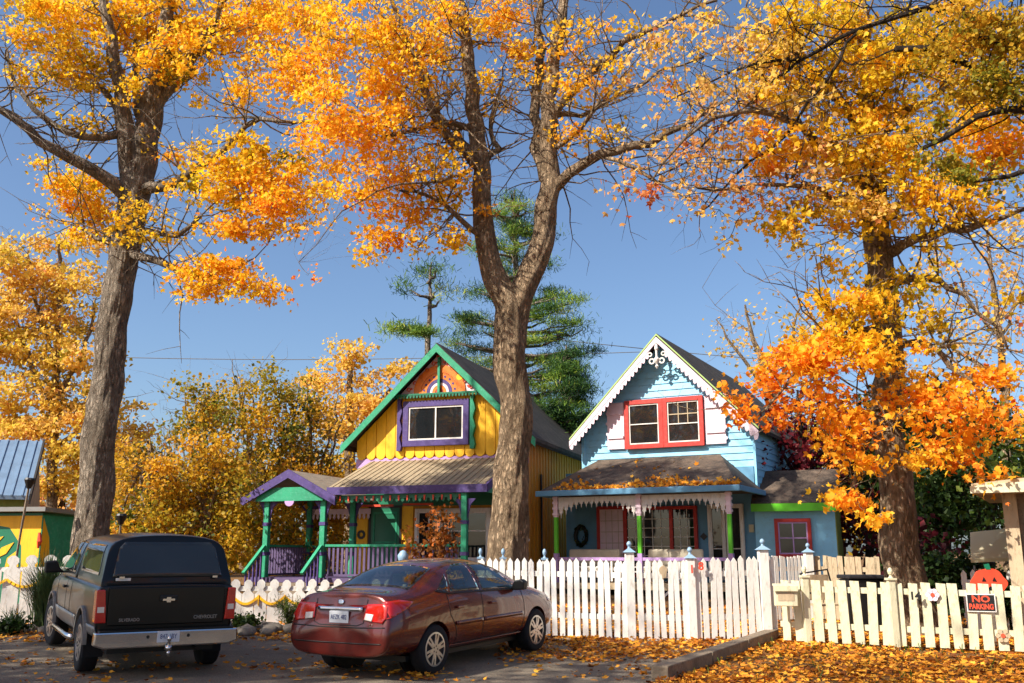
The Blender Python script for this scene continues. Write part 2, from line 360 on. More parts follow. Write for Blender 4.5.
    for c in cl:
        dd = np.sum((arr[:m_, :3]-c[:3])**2, axis=1); j = int(np.argmin(dd)); dist = math.sqrt(dd[j]); s = arr[j]
        if dist > .1:
            r0 = min(s[3]*.65, (.008+.011*dist)*twigr); r0 = max(r0, .006*twigr); r1 = .004*twigr
            bend = r_.normal(size=3)*dist*.11; bend[2] -= dist*.05
            ps = []
            for t in (0, .33, .67, 1):
                q = s[:3]*(1-t)+c[:3]*t + bend*math.sin(math.pi*t); ps.append(q)
            W.tube(ps, [r0, r0*.75+r1*.25, r0*.45+r1*.55, r1], 4, cap=False)
            for t_, q in ((.67, ps[2]), (1, ps[3])):
                arr[m_, :3] = q; arr[m_, 3] = r0*.5; m_ += 1
            for t in range(2 + bare*3):
                w = r_.normal(size=3)*rc*.8; w[2] *= flat+.2
                W.tube([c[:3], c[:3]+w*.5+r_.normal(size=3)*.03, c[:3]+w], [r1, r1*.8, r1*.5], 3, cap=False)
        n = r_.poisson(npc*min(2.2, .25+r_.exponential(.75)))
        if n == 0: continue
        w = r_.normal(size=(n, 3))*rc*(.45+.45*r_.rand()); w[:, 2] *= flat*(.7+.6*r_.rand())
        P.append(c[:3]+w); S.append(ls*(.45+1.0*r_.rand(n))); H.append(c[3]+r_.normal()*jit*1.6+r_.normal(size=n)*jit+(r_.rand(n) < .08)*.25)
    W.build('trunk', bark, root, smooth=True)
    P = np.concatenate(P); S = np.concatenate(S); H = np.concatenate(H)
    leafmesh('crown', P, S, H, leaf, root, kind, droop)
    return root
# ---------------------------------------------------------------- light and sky
AZ = 237.0; EL = 41.0
w = bpy.data.worlds.new('World'); sc.world = w; w.use_nodes = True; nt = w.node_tree
k = nt.nodes.new('ShaderNodeTexSky'); k.sky_type = 'NISHITA'; k.sun_disc = False; k.sun_elevation = R(EL); k.sun_rotation = R(AZ); k.air_density = 1.0; k.dust_density = 1.8; k.ozone_density = 5
nt.links.new(k.outputs[0], nt.nodes['Background'].inputs[0]); nt.nodes['Background'].inputs[1].default_value = .095
sl = bpy.data.lights.new('sun', 'SUN'); sl.energy = 5.0; sl.angle = R(.6); sl.color = (1, .93, .82)
so = bpy.data.objects.new('sun', sl); COL.objects.link(so)
sv = Vector((math.sin(R(AZ))*math.cos(R(EL)), math.cos(R(AZ))*math.cos(R(EL)), math.sin(R(EL))))
so.rotation_euler = sv.to_track_quat('Z', 'Y').to_euler()
sc.view_settings.view_transform = 'Standard'; sc.view_settings.look = 'None'; sc.view_settings.exposure = 0.85; sc.view_settings.gamma = 1
sc.cycles.max_bounces = 6; sc.cycles.transparent_max_bounces = 10
# ---------------------------------------------------------------- ground
def groundmat(name, cols, s1=.6, s2=60, b=.6, bd=.02, lo=.35, hi=.7, speck=None):
    m, nt, p = newmat(name); tc = nd(nt, 'ShaderNodeTexCoord')
    n1 = nd(nt, 'ShaderNodeTexNoise', Scale=s1, Detail=10.0, Roughness=.7); nt.links.new(tc.outputs['Object'], n1.inputs[0])
    n2 = nd(nt, 'ShaderNodeTexNoise', Scale=float(s2), Detail=6.0, Roughness=.7); nt.links.new(tc.outputs['Object'], n2.inputs[0])
    a = nd(nt, 'ShaderNodeMath', operation='MULTIPLY_ADD'); nt.links.new(n2.outputs[0], a.inputs[0]); a.inputs[1].default_value = .7
    s = nd(nt, 'ShaderNodeMath', operation='MULTIPLY'); nt.links.new(n1.outputs[0], s.inputs[0]); s.inputs[1].default_value = .5; nt.links.new(s.outputs[0], a.inputs[2])
    r = ramp(nt, [(lo+(hi-lo)*i/(len(cols)-1), C(c)) for i, c in enumerate(cols)], a.outputs[0])
    nt.links.new(r.outputs[0], p.inputs['Base Color']); p.inputs['Roughness'].default_value = .92
    bu = nd(nt, 'ShaderNodeBump', Strength=b, Distance=bd); nt.links.new(n2.outputs[0], bu.inputs['Height']); nt.links.new(bu.outputs[0], p.inputs['Normal'])
    return m
M['drive'] = groundmat('worn_asphalt', ['38312b','564c42','706456','94866f'], .5, 55, .8, .02)
M['soil'] = groundmat('leafy_soil', ['2a2114','4a3a1c','6a4a1e','8a5a20'], .9, 26, .9, .03)
def sheet(name, xl, xr, ys, dz, m, nx=2):
    """xl(y), xr(y): edges"""
    me = MB(); vs = []; fs = []
    for y in ys:
        a, b = xl(y), xr(y)
        for i in range(nx): vs.append((a+(b-a)*i/(nx-1), y, gz(y)+dz))
    for j in range(len(ys)-1):
        for i in range(nx-1): fs.append((j*nx+i, j*nx+i+1, (j+1)*nx+i+1, (j+1)*nx+i))
    me.add(vs, fs); return tag(me.build(name, m), kind='structure')
yb = 12+.5/.03
sheet('ground', lambda y: -500, lambda y: 500, [-60, 12, yb, 900], 0, M['soil'])
# timber kerb line from the fence towards the viewer
KA = Vector((4.15, 15.75, 0)); KB = Vector((1.72, 11.7, 0)); KD = (KB-KA)
def kx(y): return KA.x + KD.x*(y-KA.y)/KD.y
FY = 15.65   # picket fence line
sheet('driveway', lambda y: -30, lambda y: kx(y)-.05 if y < 15.75 else 4.1, [-20, 6, 12, 14, 15.75, 16.6], .004, M['drive'])
sheet('road', lambda y: -120, lambda y: 120, [-26, 8], .008, M['drive'])
# fallen leaves
def litter(name, label, n, f, size=.085, cat='fallen leaves', m=None):
    P = []; 
    while len(P) < n:
        x = nrs.uniform(-10, 14, 4000); y = nrs.uniform(10.5, 22, 4000); pr = nrs.rand(4000)
        nz = (np.sin(x*1.7+y*.9)+np.sin(x*.8-y*2.3+1)+np.sin(x*3.9+y*3.1)*.7+np.sin(x*7.3-y*6.1)*.6+np.sin(x*13.1+y*11.3)*.4)*.33
        for a, b, c, d in zip(x, y, pr, nz):
            if c < f(a, b, d): P.append((a, b, gz(b)+.012+abs(nrs.normal())*.02))
    P = np.array(P[:n]); N = n
    o = leafmesh(name, P, size*(.5+.85*nrs.rand(N)), nrs.rand(N)*.9+.05, m or LF['litter'], None, 'lobed', 0)
    return o
def flat_leaves(o, K=8):
    # lay the leaves down: squash each one vertically about its stem
    me = o.data; n = len(me.vertices); co_ = np.zeros(n*3, dtype=np.float32); me.vertices.foreach_get('co', co_); co_ = co_.reshape(-1, K, 3)
    z0 = co_[:, 0:1, 2]; co_[:, :, 2] = np.maximum(z0 + (co_[:, :, 2]-z0)*.5, z0-.008); me.vertices.foreach_set('co', co_.reshape(-1)); me.update()
def dens(x, y, nz):
    if y > 16: return .25
    if x > kx(y)+.1: return min(1, .74+nz*.6)
    if y < 13.2 and x > -1.5: 
        # strip of leaves in the drive
        d = abs(y-(12.15+.12*x)); return max(0, .55-d*.7)*(.5+nz)
    if x > -.2:
        t = (y-13.2)/2.5; return min(1, .25+t*.9+nz*.5)*(1 if x > .9 else .5)
    return max(0, .02+.03*nz + (.10 if (abs(y-(12.6-.06*x)) < .35) else 0) + (.25 if y > 15.4 else 0))
lo_ = litter('fallen_leaves', '', 42000, dens); flat_leaves(lo_)
tag(lo_, 'orange and brown fallen maple leaves scattered over the drive and lawn', 'fallen leaves', kind='stuff')
# thin grass tufts among the leaves at the right
n = 2600; x = nrs.uniform(2, 11, n); y = nrs.uniform(11.2, 15.2, n); ok = (x > np.array([kx(b) for b in y])+.2) & (nrs.rand(n) < np.where(y > 14.0, .9, .25))
gp = np.stack([x[ok], y[ok], np.array([gz(b) for b in y[ok]])], 1)
g = leafmesh('grass', gp, .10*(.5+nrs.rand(len(gp))), nrs.rand(len(gp)), leafmat('grass_blades', [(0,'2f4a14'),(.6,'5d7a22'),(1,'9a9440')]), None, 'needle', -1.6)
tag(g, 'green grass blades poking through the leaves at the foot of the cream fence', 'grass', kind='stuff')
# landscape timbers
for i in range(3):
    a = KA+KD*(i/3+.004); b = KA+KD*((i+1)/3-.004)
    t = MB(); d = (b-a).normalized(); h = .17
    a2 = Vector((a.x, a.y, gz(a.y)+h/2)); b2 = Vector((b.x, b.y, gz(b.y)+h/2)); t.bar(a2, b2, .2+.01*i, h)
    tag(t.build('landscape_timber', M['timber'], bevel=.018), ['grey landscape timber touching the fence at the lawn edge','middle grey landscape timber of the row between drive and lawn','grey landscape timber nearest the viewer at the lawn edge'][i], 'timber', 'timbers edging the lawn')
# rocks edging the bed in front of the left fence
for i in range(26):
    u = rnd.uniform(225, 300) if i < 18 else rnd.uniform(0, 60); Yr = rnd.uniform(16.3, 17.2); p = gxy(u, Yr)
    b = MB(); r = rnd.uniform(.08, .2)
    bm = bmesh.new(); bmesh.ops.create_icosphere(bm, subdivisions=2, radius=r)
    for v_ in bm.verts: v_.co *= 1+rnd.uniform(-.18, .18); v_.co.z *= .6
    me = bpy.data.meshes.new('rock'); bm.to_mesh(me); bm.free(); me.shade_smooth()
    o = link_mesh('rock', me, M['stone']); o.location = (p.x, p.y, p.z+r*.3); o.rotation_euler = (0, 0, rnd.uniform(0, 6))
    tag(o, 'grey rock edging the bed below the white swag-painted fence', 'rock', 'rocks edging the flower bed')
# ---------------------------------------------------------------- the trees of the place
Y=20.0
tree('maple_tree','tall yellow-orange maple with a stout grey trunk behind the black pickup','tree',(89,Y),
 [[(92,545,Y,.36),(98,460,Y,.335),(107,380,Y,.315),(122,270,Y,.305),(134,200,Y,.305),(143,160,Y,.31),(152,110,Y,.25),(162,60,Y-.3,.19),(170,0,Y-.5,.12),(176,-50,Y-.6,.07)],
  [(132,205,Y,.22),(128,150,Y-.2,.2),(122,100,Y-.4,.17),(114,55,Y-.5,.13),(104,0,Y-.6,.09),(96,-50,Y-.6,.05)],
  [(130,200,Y,.17),(112,182,Y-.3,.15),(85,166,Y-.6,.13),(55,150,Y-1,.11),(28,130,Y-1.3,.09),(0,108,Y-1.6,.07),(-50,80,Y-2,.04)],
  [(124,130,Y-.2,.12),(100,138,Y-.5,.09),(64,130,Y-.8,.075),(35,110,Y-1,.06),(18,85,Y-1.1,.045),(4,45,Y-1.2,.03)],
  [(140,190,Y,.15),(165,184,Y-.4,.12),(190,176,Y-.7,.1),(220,150,Y-1,.08),(245,125,Y-1.2,.06),(290,120,Y-1.5,.04),(330,122,Y-1.7,.02)],
  [(128,232,Y,.1),(150,232,Y-.5,.07),(175,235,Y-.8,.055),(205,215,Y-1.2,.035)],
  [(126,250,Y,.11),(150,258,Y-.5,.09),(175,268,Y-.9,.075),(205,280,Y-1.2,.05)],
  [(155,110,Y,.13),(175,85,Y-.2,.1),(192,55,Y-.4,.08),(215,20,Y-.6,.06),(240,-20,Y-.8,.04)],
  [(148,140,Y,.12),(136,95,Y+.6,.09),(138,50,Y+.8,.07),(140,0,Y+1,.05)],
  [(160,70,Y-.3,.09),(205,50,Y+.5,.07),(260,10,Y+.8,.05)],
  [(126,240,Y,.07),(100,238,Y+.5,.05),(75,225,Y+.8,.03)],
  [(122,110,Y-.3,.08),(80,70,Y+.4,.06),(40,40,Y+.6,.04),(10,15,Y+.7,.02)]],
 [(90,15,70,26,Y,.85,0.32),(30,45,35,22,Y-1,.5,0.32),(50,10,40,22,Y-1,.5,0.35),(75,60,42,22,Y-.6,.8,0.28),(160,20,50,32,Y,1,0.32),(175,60,48,28,Y-.5,.95,0.32),(120,85,28,16,Y-.8,.6,0.30),(60,80,30,12,Y-.8,.5,0.30),(40,90,16,14,Y-1,.45,0.30),
  (235,20,60,36,Y,.9,0.38),(290,25,50,34,Y-1,.85,0.40),(300,70,46,28,Y-1.2,.8,0.40),(220,95,26,14,Y-.6,.5,0.35),(270,85,40,22,Y-1,.6,0.38),
  (245,160,48,30,Y-1.4,1.0,0.26),(215,190,34,22,Y-1.2,.9,0.28),(268,190,50,26,Y-1.5,.95,0.40),(290,215,40,26,Y-1.6,.8,0.45),(310,150,30,34,Y-1.5,.7,0.40),(240,225,50,18,Y-1.3,.8,0.40),
  (85,185,40,18,Y+.8,.8,0.40),(85,215,42,22,Y+.9,1,0.40),(75,240,26,10,Y+.8,.7,0.40),(120,222,20,18,Y-.6,.5,0.30),(160,225,24,20,Y-.6,.5,0.36),(155,245,14,12,Y-.4,.4,0.36),
  (225,272,58,13,Y-1.3,1.3,0.42),(250,283,42,12,Y-1.4,1.3,0.38),(200,290,34,9,Y-1.2,1,0.40),(180,150,24,16,Y-.5,.4,0.34),(100,120,30,14,Y-.6,.35,0.34),(60,165,22,10,Y,.2,0.34),(20,70,20,14,Y-1.1,.25,0.32)],
 M['bark'],LF['gold'],rc=.27,npc=56,ls=.090,group='large maples',seed=3,layers=3.3,twigs=260,flat=.55)
Y=19.0
tree('maple_tree','tall orange maple with a forked brown trunk in front of the yellow cottage porch','tree',(509,Y),
 [[(508,545,Y,.39),(511,500,Y,.355),(513,440,Y,.325),(513,390,Y,.315),(511,340,Y,.325),(508,305,Y,.30),(494,275,Y,.24),(485,235,Y,.21),(481,190,Y,.19),(477,140,Y,.17),(472,90,Y,.15),(466,40,Y,.12),(458,-10,Y,.09),(450,-60,Y,.05)],
  [(512,345,Y,.27),(520,300,Y,.27),(534,265,Y,.25),(545,225,Y,.23),(550,185,Y,.21),(549,140,Y,.18),(549,100,Y,.16),(556,50,Y,.13),(566,0,Y,.1),(574,-50,Y,.06)],
  [(545,180,Y,.13),(538,130,Y+.3,.12),(536,90,Y+.5,.11),(543,45,Y+.5,.09),(540,-10,Y+.5,.06)],
  [(553,190,Y,.13),(570,172,Y-.3,.12),(600,156,Y-.5,.1),(635,147,Y-.7,.085),(665,135,Y-.8,.07),(700,118,Y-1,.05),(725,100,Y-1,.04),(748,75,Y-1,.025)],
  [(552,120,Y,.1),(575,85,Y-.3,.09),(600,66,Y-.4,.08),(625,42,Y-.6,.065),(660,22,Y-.8,.05),(715,2,Y-1,.03)],
  [(482,168,Y,.14),(462,152,Y-.3,.12),(440,128,Y-.5,.1),(428,100,Y-.6,.09),(415,58,Y-.8,.07),(398,20,Y-.9,.05),(380,-20,Y-1,.03)],
  [(476,165,Y,.09),(455,130,Y+.5,.07),(440,110,Y+.7,.06),(425,50,Y+.8,.045),(440,10,Y+1,.03)],
  [(474,130,Y,.08),(445,122,Y-.4,.06),(420,125,Y-.6,.045),(385,140,Y-.9,.03)],
  [(482,165,Y,.08),(494,155,Y+.1,.07),(497,140,Y+.1,.06),(490,118,Y+.1,.045),(505,80,Y,.03)],
  [(488,240,Y,.07),(455,215,Y-.5,.05),(430,195,Y-.8,.035),(400,190,Y-1,.02)],
  [(470,170,Y,.04),(440,180,Y-1,.025),(380,190,Y-1.5,.016),(330,225,Y-2,.010),(300,262,Y-2.1,.005)],
  [(556,115,Y,.07),(585,110,Y+.3,.05),(620,95,Y+.5,.04),(660,70,Y+.6,.03),(700,60,Y+.6,.02)],
  [(550,150,Y,.06),(580,130,Y-.6,.05),(600,100,Y-.9,.04)],
  [(600,156,Y-.5,.05),(640,170,Y-.9,.04),(690,200,Y-1.2,.02)]],
 [(400,30,62,38,Y-.8,.9,0.39),(350,40,48,36,Y-1.2,.85,0.42),(370,90,52,36,Y-1,.9,0.45),(325,90,40,30,Y-1.5,.6,0.45),(420,90,40,34,Y-.6,.85,0.42),(440,40,40,40,Y,.7,0.42),(345,135,38,34,Y-1.3,.85,0.47),(395,145,48,30,Y-.9,.8,0.45),
  (400,190,46,28,Y-.9,.75,0.47),(350,190,40,30,Y-1.4,.7,0.49),(440,185,30,28,Y-.6,.75,0.42),(445,225,28,22,Y-.5,.7,0.45),(405,240,42,20,Y-.9,.6,0.49),(370,240,22,20,Y-1.2,.55,0.47),(425,212,34,20,Y-.7,.6,0.47),
  (500,25,36,30,Y+.3,.7,0.47),(495,80,26,30,Y,.45,0.42),(520,60,24,28,Y,.5,0.45),(560,55,34,22,Y-.3,.6,0.49),(590,30,34,20,Y-.5,.5,0.47),(605,78,40,18,Y-.6,.6,0.49),(575,85,24,20,Y-.4,.5,0.47),(560,135,20,14,Y-.5,.35,0.47),(590,137,26,12,Y-.6,.65,0.47),(618,120,14,12,Y-.6,.35,0.42),(640,30,40,16,Y-.7,.3,0.42),(700,20,30,14,Y-1,.25,0.37),
  (660,75,30,18,Y,.2,0.52),(300,260,14,40,Y-2,.1,0.62),(320,225,20,30,Y-2,.15,0.57),(470,205,18,12,Y-.3,.4,0.47),(520,15,30,16,Y+.3,.5,0.47)],
 M['bark_warm'],LF['gold'],rc=.27,npc=42,ls=.088,group='large maples',seed=5,layers=3.1,twigs=380,flat=.6)
Y=16.6
tree('maple_tree','golden maple with a rough trunk behind the number 14 picket fence','tree',(908,Y),
 [[(906,590,Y,.35),(902,545,Y,.31),(895,490,Y,.275),(890,440,Y,.26),(887,390,Y,.245),(885,330,Y,.25),(881,270,Y,.23),(877,215,Y,.21),(872,160,Y,.17),(868,100,Y,.14),(865,40,Y,.1),(862,-30,Y,.06)],
  [(884,255,Y,.12),(905,245,Y-.4,.09),(930,235,Y-.7,.07),(965,230,Y-1,.055),(1000,218,Y-1.2,.04),(1040,205,Y-1.5,.03)],
  [(884,290,Y,.1),(915,275,Y-.5,.07),(950,285,Y-.8,.05),(985,310,Y-1,.035),(1010,350,Y-1.1,.02)],
  [(876,200,Y,.12),(840,160,Y-.8,.09),(800,130,Y-1.4,.07),(750,110,Y-1.8,.05),(700,125,Y-2.2,.03),(650,180,Y-2.4,.015)],
  [(879,235,Y,.09),(850,205,Y-.6,.07),(815,190,Y-1,.05),(770,185,Y-1.5,.035),(700,190,Y-2,.02)],
  [(874,150,Y,.09),(830,90,Y-.5,.07),(790,50,Y-.8,.05),(750,10,Y-1,.03)],
  [(874,150,Y,.1),(910,110,Y-.5,.07),(950,90,Y-.8,.05),(1000,60,Y-1,.03)],
  [(868,90,Y,.07),(900,40,Y,.05),(940,0,Y,.03)],
  [(886,340,Y,.09),(860,330,Y-.9,.06),(830,345,Y-1.4,.045),(795,375,Y-1.8,.03),(750,420,Y-2,.012)],
  [(886,350,Y,.08),(915,345,Y-1,.06),(950,365,Y-1.4,.045),(985,395,Y-1.6,.025)],
  [(888,400,Y,.07),(880,420,Y-1,.05),(860,450,Y-1.4,.03),(850,500,Y-1.5,.015)],
  [(890,410,Y,.06),(915,425,Y-1,.04),(950,440,Y-1.3,.025)]],
 [(790,40,60,36,Y-.8,.8,0.29),(850,30,60,40,Y,.9,0.27),(830,90,62,34,Y-.6,1,0.29),(760,95,44,28,Y-1.3,.55,0.35),(890,90,50,40,Y-.6,1,0.25),(870,150,58,34,Y-.8,1.1,0.29),(810,155,44,26,Y-1.2,.75,0.35),(770,150,36,24,Y-1.6,.55,0.45),
  (850,205,54,24,Y-1,.85,0.27),(815,225,36,18,Y-1.2,.6,0.29),(770,225,26,14,Y-1.6,.45,0.31),(920,190,44,40,Y-1,.95,0.29),(960,130,40,40,Y-.9,.8,0.31),(925,40,44,36,Y,.8,0.23),(985,60,40,50,Y-.5,.7,0.35),(1000,150,36,36,Y-1.2,1.0,0.53),(960,200,34,26,Y-1.2,.6,0.41),(1005,200,20,22,Y-1.2,.5,0.45),
  (860,270,36,22,Y-1,.55,0.27),(855,310,40,30,Y-1.4,1.1,0.29),(905,295,22,22,Y-1.2,.6,0.25),(915,320,28,20,Y-1.2,.85,0.25),(850,350,48,26,Y-1.5,1.2,0.39),(925,362,26,24,Y-1.5,.9,0.42),(800,370,40,30,Y-1.8,1,0.64),(780,400,38,20,Y-1.9,.75,0.72),(810,340,30,20,Y-1.5,.8,0.51),(840,395,36,20,Y-1.6,.9,0.62),
  (845,425,26,26,Y-1.6,.9,0.52),(840,430,30,20,Y-1.6,.8,0.58),(930,405,50,24,Y-1.6,1.0,0.58),(975,420,44,26,Y-1.6,1.1,0.58),(990,380,34,20,Y-1.5,.7,0.52),(935,455,30,18,Y-1.6,.8,0.56),(955,455,44,16,Y-1.6,.8,0.62),(850,465,22,18,Y-1.6,.9,0.52),(848,500,18,14,Y-1.6,1.1,0.50),(985,480,14,9,Y-1.6,1.2,0.62),
  (858,500,10,16,Y-1.6,.5,0.62),(870,525,9,8,Y-1.6,.6,0.70),(740,415,20,14,Y-2,.3,0.76),(725,405,9,20,Y-2,.35,0.78),(940,335,26,20,Y-1.2,.5,0.31),(1010,300,14,20,Y-1.2,.2,0.35),(935,250,24,12,Y-1,.3,0.25)],
 M['bark_warm'],LF['gold'],rc=.24,npc=42,ls=.100,group='large maples',seed=8,layers=2.6,twigs=240,flat=.6)
Y=15.0
tree('maple_tree','pale pink-leaved maple boughs with thin bare twigs reaching across the sky between two trunks','tree',(1130,Y),
 [[(1130,520,Y,.3),(1120,300,Y,.26),(1090,150,Y,.18),(1050,60,Y,.11),(990,20,Y,.07),(930,10,Y,.05),(860,30,Y,.036),(800,60,Y,.028),(740,110,Y,.02),(690,160,Y,.013),(650,180,Y,.008)],
  [(1100,180,Y,.1),(1040,120,Y-.4,.08),(960,60,Y-.6,.06),(900,50,Y-.7,.05)],
  [(860,30,Y,.03),(800,120,Y,.025),(740,170,Y,.02),(700,215,Y,.01)],
  [(800,60,Y,.03),(730,70,Y,.02),(680,100,Y,.012)]],
 [(700,170,44,20,Y,.75,.62),(655,175,28,14,Y,.6,.6),(740,140,44,28,Y,.6,.55),(650,200,16,12,Y,.5,.66),(690,205,44,12,Y,.6,.55),(745,195,40,22,Y,.65,.75),(720,220,40,12,Y,.5,.4),(790,190,36,26,Y,.6,.68),(770,60,50,30,Y,.5,.4),(740,95,40,20,Y,.4,.5),(720,30,30,16,Y,.3,.4),(640,165,14,8,Y,.4,.6),(760,20,40,20,Y,.5,.38),(820,250,30,20,Y,.35,.4),(785,235,24,14,Y,.45,.3),(650,100,50,40,Y,.22,.55),(690,60,60,40,Y,.35,.5),(620,190,20,16,Y,.3,.6),(700,120,70,30,Y,.5,.6),(770,110,60,50,Y,.5,.5),(660,30,50,24,Y,.25,.5),(830,180,60,50,Y,.4,.45),(730,245,40,12,Y,.35,.45)],
 M['bark_dark'],LF['pale'],rc=.26,npc=26,ls=.090,flat=.7,seed=12,twigs=110,layers=2.4)
Y=13.6
tree('cedar_tree','olive green and gold feathery tree at the upper right corner','tree',(1150,Y),
 [[(1150,500,Y,.25),(1130,200,Y,.2),(1080,100,Y,.14),(1030,50,Y,.1),(980,40,Y,.06)],
  [(1090,130,Y,.09),(1030,110,Y,.07),(970,120,Y,.05),(920,150,Y,.03)],
  [(1100,160,Y,.07),(1040,170,Y,.05),(980,180,Y,.03)]],
 [(990,40,46,46,Y,1.2,.42),(950,20,40,26,Y,.7,.6),(1010,90,34,30,Y,1.1,.3),(965,90,34,28,Y,.9,.45),(930,120,26,20,Y,.6,.6),(940,155,30,16,Y,.7,.26),(965,175,20,16,Y,.7,.2),(915,150,16,12,Y,.5,.3),(1000,190,24,14,Y,.4,.3)],
 M['bark_dark'],LF['olive'],rc=.22,npc=66,ls=.07,seed=13,layers=2.6,kind='kite')
# ---- trees in the background
Y=38.0
tree('maple_tree','rounded orange maple beyond the blue-roofed building at the far left','tree',(54,Y),
 [[(52,540,Y,.22),(52,470,Y,.19),(55,400,Y,.15),(58,330,Y,.1),(60,270,Y,.08),(58,235,Y,.04)],[(54,420,Y,.13),(30,360,Y,.1),(10,300,Y,.06)],[(55,400,Y,.12),(85,350,Y,.09),(95,300,Y,.05)],[(57,360,Y,.09),(35,300,Y,.06),(30,250,Y,.03)],[(52,450,Y,.1),(80,430,Y,.08),(105,400,Y,.05)]],
 [(40,255,50,30,Y,.9,.38),(15,290,34,30,Y,.8,.38),(80,285,34,32,Y,.8,.38),(45,310,50,34,Y,.9,.32),(20,350,40,34,Y,.9,.28),(75,350,44,34,Y,.8,.28),(30,405,46,30,Y,1.1,.32),(85,400,46,30,Y,1.1,.32),(10,430,30,26,Y,.9,.42),(65,440,50,26,Y,1.1,.28),(110,430,34,36,Y,1.1,.32),(75,475,40,20,Y,1,.28),(120,470,30,26,Y,1,.4),(-20,340,40,60,Y,.8,.32)],
 M['bark_warm'],LF['pale'],rc=.5,npc=85,ls=.165,kind='kite',group='trees behind the cottages',seed=21,layers=2.3,twigr=1.2,twigs=60)
Y=27.0
for i,(u,sp,top,lab) in enumerate([(150,44,430,'low yellow-olive bush tree next to the tall grey trunk'),(205,52,375,'upright olive-gold tree with many bare twigs standing in the middle of the thicket'),(262,52,365,'upright olive-gold tree rising behind the left gable of the porch'),(312,44,380,'yellow-brown tree touching the left edge of the yellow gable')]):
    Y=27.0 if i < 2 else 29.5
    bl=[]; rr=random.Random(40+i)
    for k in range(22):
        v=top+16+(565-top-16)*k/21; w=sp*(.55+.5*math.sin(min(1,(k+2)/10)*1.57))
        bl.append((u+rr.uniform(-.5,.5)*w,v,w*.66,18,Y+rr.uniform(-1,1),.85,.42+rr.uniform(-.3,.3)))
    lb=[[(u,560,Y,.12),(u+2,500,Y,.1),(u-2,440,Y,.06),(u,top+20,Y,.02)]]
    for k in range(7):
        a=rr.uniform(-1,1)*sp; b=top+rr.uniform(-6,60); lb.append([(u,545,Y,.05),(u+a*.4,470,Y+rr.uniform(-.6,.6),.04),(u+a*.85,b+30,Y,.025),(u+a,b,Y,.008)])
    tree('shrub_tree',lab,'tree',(u,Y),lb,bl,M['bark_warm'],LF['olive'],rc=.42,npc=95,ls=.105,kind='kite',twigs=40,group='olive-gold trees left of the yellow cottage',seed=30+i,layers=1.9,bare=1,flat=.8)
Y=37.0
tree('maple_tree','orange-topped tree peeking over the thicket beside the yellow gable','tree',(352,Y),
 [[(350,540,Y,.25),(350,430,Y,.18),(350,350,Y,.05)],[(350,450,Y,.1),(390,390,Y,.05)],[(350,450,Y,.1),(318,400,Y,.05)]],
 [(350,365,34,24,Y,1.2,.40),(325,385,34,24,Y,1.1,.40),(385,372,26,18,Y,1,.40),(360,400,46,26,Y,1.2,.40),(330,430,46,26,Y,1,.40),(380,415,36,24,Y,1,.40),(340,350,14,10,Y,.8,.40)],
 M['bark_warm'],LF['pale'],rc=.5,npc=75,ls=.155,kind='kite',group='trees behind the cottages',seed=25,layers=2.0,twigr=1.6)
def pine(name,lab,u,Y,top,base_v,tufts,seed,r=.2,hue=.5,ls=.20,rc=.45,npc=300,grp='pines behind the yellow cottage'):
    rr=random.Random(seed)
    L=[[(u[0],base_v,Y,r),((u[0]+u[1])/2,(base_v+top)/2,Y,r*.7),(u[1],top,Y,.03)]]
    for (tu,tv,ru,rv,d,h) in tufts:
        f=max(0,min(1,(base_v-tv-8)/(base_v-top))); x=u[0]+(u[1]-u[0])*f
        L.append([(x,tv+8,Y,.07),((x+tu)/2,tv+6,Y+rr.uniform(-.5,.5),.05),(tu,tv,Y+rr.uniform(-1,1)*.6,.02)])
    return tree(name,lab,'tree',(u[0],Y),L,[(a,b,c,d_,Y+rr.uniform(-.8,.8),e,h) for a,b,c,d_,e,h in tufts],M['bark'],LF['pine'],rc=rc,npc=npc,ls=ls,kind='needle',group=grp,seed=seed,layers=2.4,flat=.28,droop=-.9,jit=.12)
pine('pine_tree','slim pine with a pale bare trunk and three green tufts left of the forked maple',(424,431),33.0,262,470,
 [(428,275,16,8,1.2,.45),(412,290,16,7,1.2,.6),(436,292,18,8,1,.6),(402,327,18,8,1.3,.5),(420,330,12,8,1,.6),(437,270,12,8,.8,.55),(440,300,10,6,.6,.5)],51,r=.17)
tf=[]; rr=random.Random(9)
for (a,b,w_) in [(512,196,9),(524,206,13),(499,214,14),(530,222,15),(508,232,15),(537,240,16),(490,246,16),(518,252,18),(545,262,16),(498,270,18),(532,282,20),(480,292,18),(552,296,20),(512,304,20),(568,306,16),(466,318,20),(538,318,22),(574,326,16),(486,334,22),(556,336,22),(460,346,16),(524,344,20),(580,350,14),(498,360,20),(545,362,22),(570,372,16),(474,366,16),(520,382,24),(555,392,22)]:
    for s_ in range(3): tf.append((a+rr.uniform(-9,9),b+rr.uniform(-4,5),w_*rr.uniform(.6,1.0),rr.uniform(4,7.5),1.4,.25+.5*rr.random()))
pine('pine_tree','large pine with flat layered boughs behind the forked maple trunk',(518,514),36.0,190,520,tf,52,r=.26,ls=.17,rc=.48,npc=300)
tf=[]
for k in range(13):
    v=352+k*6.8; w=3+k*2.3
    for s_ in range(4+k//2): tf.append((566+rr.uniform(-1,1)*w,v+rr.uniform(-4,4),6+k*.6+rr.uniform(-2,3),4.5,1.3,.02+.42*rr.random()))
pine('spruce_tree','narrow dark conifer standing against the sky between the two cottages',(566,566),34.0,345,500,tf,53,r=.16,ls=.16,rc=.42,npc=240)
Y=30.0
